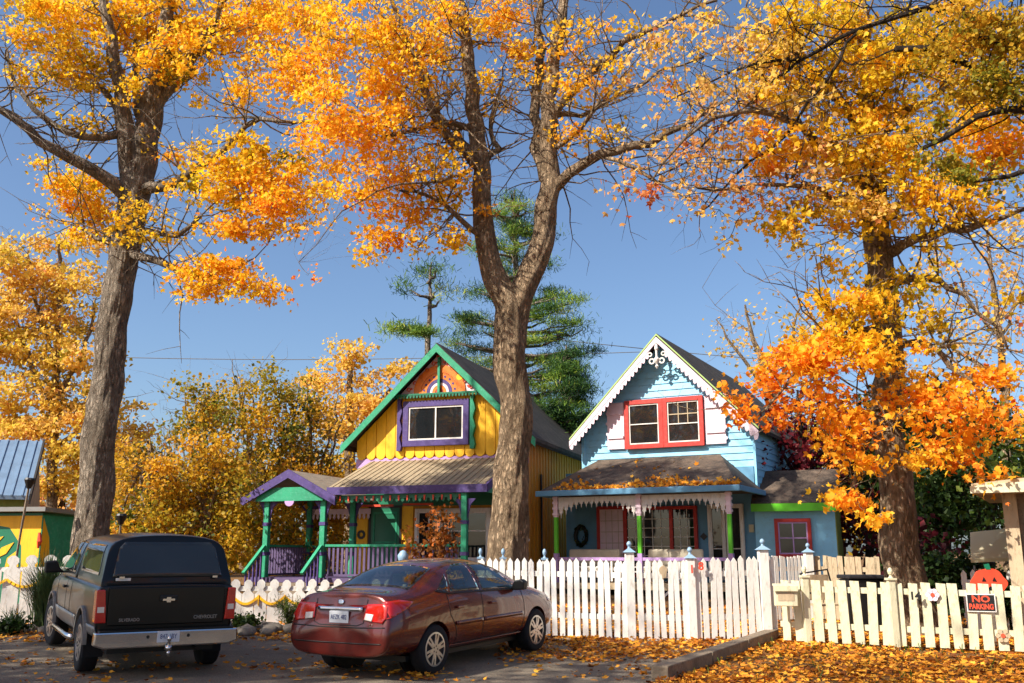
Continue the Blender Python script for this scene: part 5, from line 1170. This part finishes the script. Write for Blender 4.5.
# ---------------------------------------------------------------- fences
def picket_mesh(h, w, th, style):
    b = MB()
    if style == 'point': poly = [(-w/2,0),(w/2,0),(w/2,h-w*.7),(0,h),(-w/2,h-w*.7)]
    elif style == 'flat': poly = [(-w/2,0),(w/2,0),(w/2,h-.01),(-w/2,h)]
    else:
        poly = [(-w/2,0),(w/2,0),(w/2,h-.26),(w*.22,h-.20),(w*.20,h-.17),(w*.36,h-.12),(w*.34,h-.05),(w*.12,h),(-w*.12,h),(-w*.34,h-.05),(-w*.36,h-.12),(-w*.20,h-.17),(-w*.22,h-.20),(-w/2,h-.26)]
    b.prism(poly, -th/2, th/2); return b
def fence(name, label, group, pts, pitch, w, hf, style, m, rails=(.28, .8), lean=.017, gap=.03, skip=None, thick=.022):
    """pts = [(x,y)...] ground line"""
    P0 = Vector((pts[0][0], pts[0][1], 0)); root = empty(name, (P0.x, P0.y, gz(P0.y)), 0, label, 'fence', group)
    segs = []; 
    for a, b in zip(pts[:-1], pts[1:]):
        A = Vector((a[0], a[1], 0)); B = Vector((b[0], b[1], 0)); L = (B-A).length; n = max(1, round(L/pitch)); ang = math.atan2(B.y-A.y, B.x-A.x); nrm = Vector((math.sin(ang), -math.cos(ang), 0))
        for r in rails:
            rb = MB()
            ha, hb = hf(A.x)*r, hf(B.x)*r
            rb.bar(A-nrm*(thick/2+.022)+Vector((0,0,gz(A.y)+ha))-Vector((P0.x,P0.y,gz(P0.y))), B-nrm*(thick/2+.022)+Vector((0,0,gz(B.y)+hb))-Vector((P0.x,P0.y,gz(P0.y))), .035, .085)
            rb.build('rail', m, root)
        for i in range(n):
            p = A+(B-A)*((i+.5)/n)
            if skip and skip(p.x): continue
            h = hf(p.x)*(1+rnd.uniform(-.014, .014)); pb = picket_mesh(h-gap, w*rnd.uniform(.94, 1.05), thick, style)
            o = pb.build('picket', m, root); o.location = (p.x-P0.x, p.y-P0.y, gz(p.y)-gz(P0.y)+gap); o.rotation_euler = (0, rnd.gauss(0, lean), ang)
    return root
def post(parent, x, y, h, w, m, cap='ball', fm=None, name='fence_post'):
    P = parent.location; b = MB(); b.box(-w/2, w/2, -w/2, w/2, -.05, h); o = b.build(name, m, parent, bevel=.006); o.location = (x-P.x, y-P.y, gz(y)-P.z)
    c = MB()
    if cap == 'ball': c.box(-w*.68, w*.68, -w*.68, w*.68, h, h+.03); c.lathe([(w*.4,h+.03),(w*.2,h+.05),(w*.16,h+.07),(w*.32,h+.09),(w*.4,h+.125),(w*.3,h+.16),(w*.1,h+.18)], 14)
    else: c.add([(-w*.7,-w*.7,h),(w*.7,-w*.7,h),(w*.7,w*.7,h),(-w*.7,w*.7,h),(0,0,h+.08)], [(0,1,2,3),(0,1,4),(1,2,4),(2,3,4),(3,0,4)]); c.lathe([(.03,h+.05),(.02,h+.09),(.036,h+.11),(.042,h+.13),(.03,h+.16),(.01,h+.175)], 12)
    c.build('finial', fm or m, o, smooth=False); return o
def X(u, Y): return at(u, 600, Y).x * 1.0
def px(u, v, Y): return at(u, v, Y)
def gx_(u, Y): p = at(u, 553, Y); g_ = ray(u, 620); t = Y/g_[1]; return g_[0]*t
A_, B_, C_, D_, E_ = (gx_(478, 16.6), 16.6), (gx_(629, 15.66), 15.66), (gx_(638, 15.64), 15.64), (gx_(690, 15.6), 15.6), (gx_(778, 15.72), 15.72)
G1 = 'white picket fence runs in front of the cottages'
f1 = fence('picket_fence', 'long white picket fence between the maroon car and the blue-capped post', G1, [A_, B_], .130, .090, lambda x: 1.25, 'point', M['white'])
g1 = fence('fence_gate', 'white picket gate just right of the blue-capped fence post', G1, [C_, D_], .122, .083, lambda x: 1.25, 'point', M['white'], gap=.0); g1['category'] = 'gate'
b = MB(); b.bar((.08, .05, .35), (D_[0]-C_[0]-.05, .05, .98), .03, .07, (0,1,0)); b.build('diagonal_brace', M['white'], g1)
b = MB(); b.lathe([(.02,0),(.07,0),(.07,.02),(.02,.02)], 10, (.42, -.04, 1.08), 'y'); b.prism([(.40,.95),(.46,.97),(.48,1.1),(.43,1.17),(.38,1.08)], -.045, -.02); b.build('gate_latch', M['tan'], g1)
f2 = fence('picket_fence', 'bright white picket fence with the red number 18, left of the mailbox', G1, [(D_[0]+.08, D_[1]), E_], .126, .090, lambda x: 1.27+.03*(x-D_[0])/1.4*1.2, 'point', M['white'])
for u, Yp in ((503, 16.55), (545, 16.3), (480, 16.75)):
    post(f1, gx_(u, Yp), Yp, 1.22, .085, M['white'], 'ball', M['fblue'])
post(f1, gx_(631, 15.72), 15.72, 1.36, .14, M['white'], 'pyr', M['fblue'])
post(f2, gx_(692, 15.66), 15.62, 1.27, .13, M['white'], 'pyr', M['fblue'])
post(f2, gx_(766, 15.75), 15.72, 1.40, .15, M['white'], 'pyr', M['fblue'])
P = f2.location
for ch, u, v in (('1', 692, 569.5), ('8', 701, 566.5)):
    q = at(u, v, 15.52); o = text('house_number', ch, .175, M['coral'], (q.x-P.x, q.y-P.y, q.z-P.z), (R(90), 0, 0), f2, .01, .004)
# decorated fence at the left
def hfl(x): return 1.26 if x < -7.6 else .80
fl = fence('decorated_fence', 'low white fence of knob-topped boards with painted yellow swags beside the rear of the pickup', 'swag-painted white fences', [(gx_(150, 18.0), 18.0), (gx_(420, 18.1), 18.1)], .238, .225, lambda x: .80, 'knob', M['white'], gap=.0, lean=.006)
fl2 = fence('decorated_fence', 'tall white fence of knob-topped boards with yellow swags behind the ornamental grass at far left', 'swag-painted white fences', [(gx_(-40, 17.7), 17.7), (gx_(90, 18.0), 18.0)], .31, .29, lambda x: 1.24, 'knob', M['white'], gap=.0, lean=.006)
for rt, n, x0, st, zz, yy in ((fl, 11, .05, .476, .50, 0), (fl2, 4, .1, .62, .82, 0)):
    b = MB(); sl_ = (18.1-18.0)/4 if rt is fl else .06
    for i in range(n):
        for k_ in range(8):
            t0, t1 = k_/8, (k_+1)/8
            z0 = zz-.13*math.sin(math.pi*t0); z1 = zz-.13*math.sin(math.pi*t1)
            Xa, Xb = x0+(i+t0)*st, x0+(i+t1)*st
            ya = -.030 + (Xa/ (gx_(420,18.1)-gx_(150,18)))*.1 if rt is fl else -.03+ (Xa/(gx_(90,18)-gx_(-40,17.7)))*.3
            b.bar((Xa, ya, z0), (Xb, ya, z1), .014, .045, (0,0,1))
        b.bar((x0+i*st, ya-.002, zz+.03), (x0+i*st, ya-.002, zz-.16), .016, .05, (0,1,0))
    b.build('painted_swag', M['yellow'], rt)
# cream fence on the right
def cy(x): 
    xa, xb = gx_(806, 15.1), gx_(1012, 14.0); return 15.1+(14.0-15.1)*(x-xa)/(xb-xa)
xa, xb = gx_(812, 15.08), gx_(1040, 13.85)
fr = fence('picket_fence', 'weathered cream flat-topped fence on the right carrying the number 14 and a warning sign', 'weathered cream fences', [(xa, cy(xa)), (xb, cy(xb))], .187, .132, lambda x: .96, 'flat', M['cream'], rails=(.3, .86), lean=.022, gap=.05, thick=.028)
fr2 = fence('picket_fence', 'short cream fence panel below the mailbox beside the timber kerb', 'weathered cream fences', [(gx_(780, 15.35), 15.35), (gx_(806, 15.15), 15.15)], .165, .12, lambda x: .96, 'flat', M['cream'], rails=(.3, .86), lean=.03, gap=.05, thick=.028)
post(fr, gx_(807, 15.1), 15.09, 1.0, .10, M['cream']); post(fr, gx_(895, 14.55), cy(gx_(895, 14.6))-.02, .99, .10, M['cream'])
P = fr.location
q = at(913, 596, 14.45); text('house_number', '14', .155, M['black'], (q.x-P.x, cy(q.x)-.13-P.y, q.z-P.z), (R(90), 0, R(-25)), fr, .006, .006)
# flower ornaments
for u, v, lab in ((934, 595, 'pale pink metal flower ornament fixed high on the cream fence'), (993, 634, 'pink flower ornament fixed low on the cream fence under the sign')):
    q = at(u, v, 14.3); yy = cy(q.x)-.05; root = empty('flower_ornament', (q.x, yy, q.z), R(-25), lab, 'ornament', 'flower ornaments')
    b = MB()
    for i in range(6): a = i*math.pi/3; disc(b, .055*math.cos(a), .055*math.sin(a), .04, -.01, .01, 10)
    b.build('petals', M['pinkw'] if v < 600 else M['tan'], root); b = MB(); disc(b, 0, 0, .03, -.02, -.011, 10); b.build('centre', M['coral'], root)
# no parking sign
q = at(978, 602.5, 14.2); yy = cy(q.x)-.045; sg = empty('parking_sign', (q.x, yy, q.z), R(-25), 'black NO PARKING sign with orange lettering screwed to the cream fence', 'sign')
b = MB(); b.box(-.19, .19, -.006, .006, -.125, .125); b.build('sign_edge', M['white'], sg)
b = MB(); b.box(-.175, .175, -.010, -.0065, -.11, .11); b.build('sign_face', M['black'], sg)
text('lettering', 'NO', .125, M['coral'], (0, -.0115, .05), (R(90), 0, 0), sg, .001, .004, 1.2)
text('lettering', 'PARKING', .10, M['coral'], (0, -.0115, -.055), (R(90), 0, 0), sg, .001, .004, .76)
# mailbox
q = at(785, 595, 15.1); mb_ = empty('mailbox', (q.x, 15.1, q.z-.16), R(-10), 'cream metal mailbox hung on the fence right of the number 18', 'mailbox')
b = MB(); b.box(-.17, .17, -.16, .0, 0, .28); b.build('box', M['cream'], mb_, bevel=.012); b = MB(); b.prism([(-.18,.283),(.05,.30),(.05,.33),(-.20,.31),(-.20,.22),(-.182,.22)], -.18, .18, 'x'); b.build('lid', M['cream'], mb_, bevel=.006)
b = MB(); b.box(-.12, .12, -.165, -.161, .08, .2); b.build('front_panel', M['tan'], mb_)
# back fence of narrow white pales
fb = fence('picket_fence', 'close-set pale fence behind the mailbox in front of the small blue shed', None, [(gx_(767, 18.6), 18.6), (gx_(812, 18.9), 18.9)], .085, .055, lambda x: 1.2, 'flat', M['white'], lean=.01)
fb2 = fence('picket_fence', 'tan leaning board fence between the capped post and the golden maple trunk', None, [(gx_(813, 18.9), 18.9), (gx_(885, 18.3), 18.3)], .11, .098, lambda x: 1.2, 'flat', M['tan'], lean=.03)
post(fb, gx_(812, 18.85), 18.82, 1.27, .15, M['white'], 'pyr', M['fblue'])
# ---------------------------------------------------------------- props
def pumpkin(u, v, Y, r, label):
    q = at(u, v, Y); root = empty('painted_pumpkin', (q.x, Y, gz(Y)), R(-8), label, 'decoration'); zc = q.z-gz(Y); b = MB()
    prof = [(r*(1+.07*math.cos(6*a))*math.cos(a), zc+r*.86*(1+.03*math.cos(5*a))*math.sin(a)) for a in [i*math.pi/20 for i in range(40)]]
    b.prism(prof, -.02, .02); b.build('pumpkin_board', M['coral'], root)
    b = MB(); b.prism([(-.03, zc+r*.8), (.04, zc+r*.8), (.02, zc+r*1.15), (-.05, zc+r*1.1)], -.025, .015); b.build('stem', M['dgreen'], root)
    b = MB()
    for s in (-1, 1): b.prism([(s*r*.42, zc+r*.1), (s*r*.18, zc+r*.12), (s*r*.30, zc+r*.36)], -.028, -.0205)
    b.prism([(-r*.6, zc-r*.15), (-r*.35, zc-r*.25), (-r*.25, zc-r*.16), (-r*.1, zc-r*.3), (r*.05, zc-r*.18), (r*.2, zc-r*.3), (r*.3, zc-r*.17), (r*.6, zc-r*.1), (r*.4, zc-r*.5), (0, zc-r*.62), (-r*.4, zc-r*.5)], -.028, -.0205); b.build('face', M['black'], root)
    b = MB(); b.box(-.03, .03, .021, .06, 0, zc); b.build('stake', M['timber'], root)
pumpkin(989, 583, 14.9, .25, 'orange jack-o-lantern board grinning over the cream fence at the right')
M['canvas'] = leafmat('cream_canvas', [(0,'f6ecc8'),(1,'f6ecc8')], trans=.5)
# awning with white picket bits beneath
q = at(988, 551, 17.5); aw = empty('awning', (q.x, 17.5, gz(17.5)), R(-12), 'cream canvas awning in front of the brown porch', 'awning')
zc = q.z-gz(17.5); b = MB(); b.add([(-.42,-.5,zc-.14),(.6,-.5,zc-.10),(.6,.5,zc+.42),(-.15,.5,zc+.34),(-.42,-.5,zc-.20),(.6,-.5,zc-.16),(.6,.5,zc+.38),(-.15,.5,zc+.30)],[(0,1,2,3),(7,6,5,4),(0,4,5,1),(1,5,6,2),(3,2,6,7),(0,3,7,4)]); b.build('canvas', M['canvas'], aw)
b = MB(); 
for X_ in (-.36, .55): b.tube([(X_, -.45, 0), (X_, -.45, zc-.25)], .02, 6)
b.build('pole', M['silver'], aw)
fw = fence('picket_fence', 'short bright white picket fence under the cream awning', None, [(gx_(965, 16.6), 16.6), (gx_(1020, 16.2), 16.2)], .13, .09, lambda x: 1.05, 'point', M['white'])
# garden chair frame
q = gxy(818, 17.2); ch = empty('garden_chair', (q.x, 17.2, gz(17.2)), R(20), 'dark tubular garden chair peeking over the fence near the mailbox', 'chair')
b = MB(); b.tube([(-.28,.0,0),(-.3,.0,.6),(-.3,.05,.95),(.28,.05,1.02),(.35,.0,.6),(.3,.0,0)], .018, 6); b.build('frame', M['black'], ch, smooth=True)
b = MB(); b.box(-.27,.28,-.4,.0,.42,.45); b.build('seat', M['tan'], ch); b = MB(); b.box(-.27,.26,.02,.05,.5,.93); b.build('backrest', M['tan'], ch)
b = MB(); b.tube([(-.3,-.42,0),(-.3,-.42,.62),(-.3,.0,.64)], .018, 6); b.tube([(.33,-.42,0),(.33,-.42,.62),(.33,.0,.64)], .018, 6); b.build('arm', M['black'], ch)
# dark bin behind the fence near the trunk
q = gxy(868, 17.0); bn = empty('rubbish_bin', (q.x, 17.2, gz(17.2)), 0, 'dark bin standing left of the golden maple trunk', 'bin')
b = MB(); b.prism([(-.26,0),(.26,0),(.32,.86),(-.32,.86)], -.28, .28); b.build('body', M['black'], bn, bevel=.02); b = MB(); b.box(-.35,.35,-.33,.32,.865,.93); b.build('lid', M['rubber'], bn, bevel=.02)
# two wicker chairs on the blue porch
for i, (lx, lab) in enumerate(((-1.55, 'pale cushioned bench on the left of the blue porch'), (.75, 'pale cushioned bench right of centre on the blue porch'))):
    p = Hb.matrix_basis @ Vector((lx, -1.5, .25)); c = empty('porch_bench', p, -PB, lab, 'bench', 'cushioned benches on the blue porch')
    b = MB(); b.box(-.75,.75,-.3,.3,.3,.42); b.build('seat', M['paper'], c, bevel=.03)
    b = MB(); b.box(-.75,.75,.2,.32,.42,.86); b.build('backrest', M['paper'], c, bevel=.05)
    for sx_ in (-.7, .7):
        for sy_ in (-.25, .25): b = MB(); b.box(sx_-.03, sx_+.03, sy_-.03, sy_+.03, 0, .3); b.build('leg', M['tan'], c)
# statuette ornaments and hanging fish
q = at(517, 540, 24.0); fi = empty('hanging_fish', (q.x, 24.0, q.z), R(-10), 'white fish ornament hanging from the yellow cottage porch', 'ornament')
b = MB(); b.lathe([(.0,-.36),(.09,-.28),(.16,-.1),(.17,.05),(.12,.2),(.04,.3),(.0,.32)], 12, (0,0,0), 'x'); b.build('body', M['white'], fi, smooth=True)
b = MB(); b.prism([(-.3,0),(-.48,.16),(-.42,0),(-.48,-.14)], -.02, .02); 
for a in (-.1, 0, .1): b.prism([(a-.03,.14),(a+.04,.14),(a-.02,.28)], -.015, .015)
b.build('fins', M['white'], fi); b = MB(); b.tube([(0,0,.16),(0,0,1.15)], .006, 4); b.build('cord', M['black'], fi)
# white bird bath ornament behind the car
q = at(403, 560, 19.2); bb = empty('garden_ornament', (q.x, 19.2, gz(19.2)), 0, 'white urn with a pale blue finial behind the roof of the maroon car', 'ornament')
b = MB(); b.lathe([(.16,0),(.16,.1),(.07,.2),(.06,.6),(.16,.78),(.2,.92),(.17,.98)], 14); b.build('urn', M['white'], bb, smooth=True)
b = MB(); b.lathe([(.1,.98),(.05,1.05),(.1,1.12),(.11,1.2),(.05,1.28),(.01,1.3)], 12); b.build('finial', M['fblue'], bb, smooth=True)
# tiki torches at the left
for u, v, u2, lab in ((29, 486, 12, 'black cone-topped torch leaning by the mural hut roof'), (121, 522, 116, 'black cone-topped torch just right of the big grey trunk')):
    Yt = 19.2; a = at(u2, 560, Yt); a.z = gz(Yt); c = at(u, v, Yt)
    r0 = empty('garden_torch', a, 0, lab, 'torch', 'garden torches'); d = c-a; b = MB(); b.tube([(0,0,0), d*.5, d], .022, 6); b.build('pole', M['timber'], r0)
    b = MB(); n_ = d.normalized(); b.tube([d-n_*.05, d+n_*.12, d+n_*.16], [.04,.11,.09], 10); b.build('cone', M['black'], r0)
# plants
def plant(name, label, cat, u, Y, n, h, spread, leaf, size, kind, hue, stems=10, group=None, blob=None, droop=0.3, z0=0, arch=.35):
    base = gxy(u, Y); base.x = gx_(u, Y); base.z += z0; root = empty(name, base, 0, label, cat, group); W = MB(); P = []
    for i in range(stems):
        a = rnd.uniform(0, 6.28); s = spread*rnd.uniform(.3, 1); hh = h*rnd.uniform(.7, 1.05); pts = []
        for k_ in range(6): t = k_/5; pts.append((math.cos(a)*s*t**1.4, math.sin(a)*s*t**1.4, hh*t*(1-arch*t**3)))
        W.tube(pts, [.007*(1-.7*t/5) for t in range(6)], 4)
        for k_ in range(n//stems):
            t = rnd.uniform(.2, 1); j = min(4, int(t*5)); f_ = t*5-j; p = [pts[j][c]*(1-f_)+pts[j+1][c]*f_+rnd.gauss(0, .05*spread/.4) for c in range(3)]; P.append(p)
    W.build('stems', leaf if name == 'ornamental_grass' else M['bark_dark'], root)
    P = np.array(P); leafmesh('foliage', P, size*(.6+.8*nrs.rand(len(P))), hue+nrs.normal(size=len(P))*.15, leaf, root, kind, droop); return root
M['grassblade'] = mat('green_blades', '4c6234', .7, .25, 8)
def grass_clump(u, Y, n, h, spread, label):
    base = Vector((gx_(u, Y), Y, gz(Y))); root = empty('ornamental_grass', base, 0, label, 'plant'); b = MB()
    for i in range(n):
        a = rnd.uniform(0, 6.28); s = spread*rnd.random()**.6; hh = h*rnd.uniform(.6, 1.05); x0, y0 = rnd.gauss(0, .06), rnd.gauss(0, .06); w_ = .011
        pts = [(x0+math.cos(a)*s*t**1.8, y0+math.sin(a)*s*t**1.8, hh*(t-.35*t**3.5*s/spread)) for t in (0, .3, .6, .85, 1)]
        sx_, sy_ = -math.sin(a)*w_, math.cos(a)*w_; vs_ = []
        for k_, p in enumerate(pts):
            q_ = 1-k_/4*.85; vs_ += [(p[0]-sx_*q_, p[1]-sy_*q_, p[2]), (p[0]+sx_*q_, p[1]+sy_*q_, p[2])]
        b.add(vs_, [(2*k_, 2*k_+1, 2*k_+3, 2*k_+2) for k_ in range(4)])
    b.build('blades', M['grassblade'], root)
grass_clump(44, 16.9, 650, 1.5, .66, 'tall green fountain grass clump left of the pickup')
grass_clump(14, 16.8, 120, .5, .4, 'small low grass clump at the left edge below the swag fence')
plant('shrub', 'green rosemary-like shrub between the pickup and the maroon car', 'shrub', 289, 16.9, 900, .72, .42, LF['green'], .08, 'needle', .75, 40, 'small shrubs of the bed', droop=-.8)
plant('shrub', 'small dark green shrub touching the rear corner of the pickup', 'shrub', 243, 16.9, 700, .36, .4, LF['green'], .06, 'kite', .6, 26, 'small shrubs of the bed')
plant('shrub', 'low dark plant on the bed under the fountain grass at the left', 'shrub', 12, 16.4, 500, .3, .4, LF['green'], .07, 'kite', .4, 22, 'small shrubs of the bed')
plant('young_maple', 'small rusty-leaved sapling behind the roof of the maroon car', 'sapling', 432, 19.6, 900, 2.25, .8, LF['rust'], .10, 'lobed', .45, 18, arch=.1)
plant('shrub', 'leafy plant with pale blooms behind the car roof near the porch post', 'shrub', 452, 18.6, 300, 1.05, .4, LF['pale'], .09, 'kite', .5, 12, arch=.1)
# hedge-like dark shrub right of the maple
for u, Y, h, sp, hue, lab in ((955, 18.6, 1.45, .7, .25, 'dark clipped shrub right of the golden maple trunk'), (925, 19.5, 1.3, .7, .2, 'second dark shrub close to the golden maple trunk'), (1005, 16.4, 1.1, .35, .3, 'dark potted fern growing beside the brown porch post')):
    plant('shrub', lab, 'shrub', u, Y, 2200, h, sp, LF['green'], .10, 'kite', hue, 40, 'dark shrubs by the right maple', arch=.1)
# utility cables
for (u0, v0, u1, v1, Yc, lab) in ((-60, 352, 640, 352, 42, 'thin overhead cable running behind the yellow gable'), (560, 340, 1100, 372, 40, 'thin overhead cable running behind the blue gable')):
    a = at(u0, v0, Yc); c = at(u1, v1, Yc); b = MB(); pts = []
    for i in range(13): t = i/12; p = a*(1-t)+c*t; p.z -= math.sin(math.pi*t)*.35; pts.append(p)
    b.tube(pts, .018, 5); tag(b.build('overhead_cable', M['silver']), lab, 'cable')
# trees off to the left whose shade falls on the drive
def shade_tree(x, y, h, r, seed, n=60, npc=170):
    root = empty('maple_tree', (x, y, gz(y)), 0, 'maple on the near side of the street behind the viewer', 'tree', 'roadside maples'); rr = random.Random(seed)
    b = MB(); b.tube([(0,0,-.2),(0,0,h*.4),(.2,.1,h*.8)], [.35,.28,.1], 14)
    P = []
    for i in range(n):
        a = rr.uniform(0, 6.28); e_ = rr.uniform(-1, 1); q_ = rr.random()**.4; c = Vector((math.cos(a)*r*q_*math.sqrt(1-e_*e_), math.sin(a)*r*q_*math.sqrt(1-e_*e_), h*.72+e_*h*.26))
        b.tube([(0,0,h*.4), c*.5+Vector((0,0,h*.25)), c], [.07,.045,.02], 4); P.append(np.array(c)+nrs.normal(size=(npc, 3))*np.array([.7,.7,.4]))
    b.build('trunk', M['bark'], root); P = np.concatenate(P); leafmesh('crown', P, np.full(len(P), .2), nrs.rand(len(P))*.5+.3, LF['gold'], root, 'kite')
shade_tree(-13.5, 5.0, 15, 4.2, 1, 52, 130)
shade_tree(-19, 6.5, 15, 4.4, 2, 58, 150)
shade_tree(-8.5, 3.2, 15, 3.6, 6, 38, 90)
shade_tree(5, -14, 12, 5.0, 3)
shade_tree(-7, -15, 12, 5.0, 4)
shade_tree(15, -8, 11, 4.5, 5)
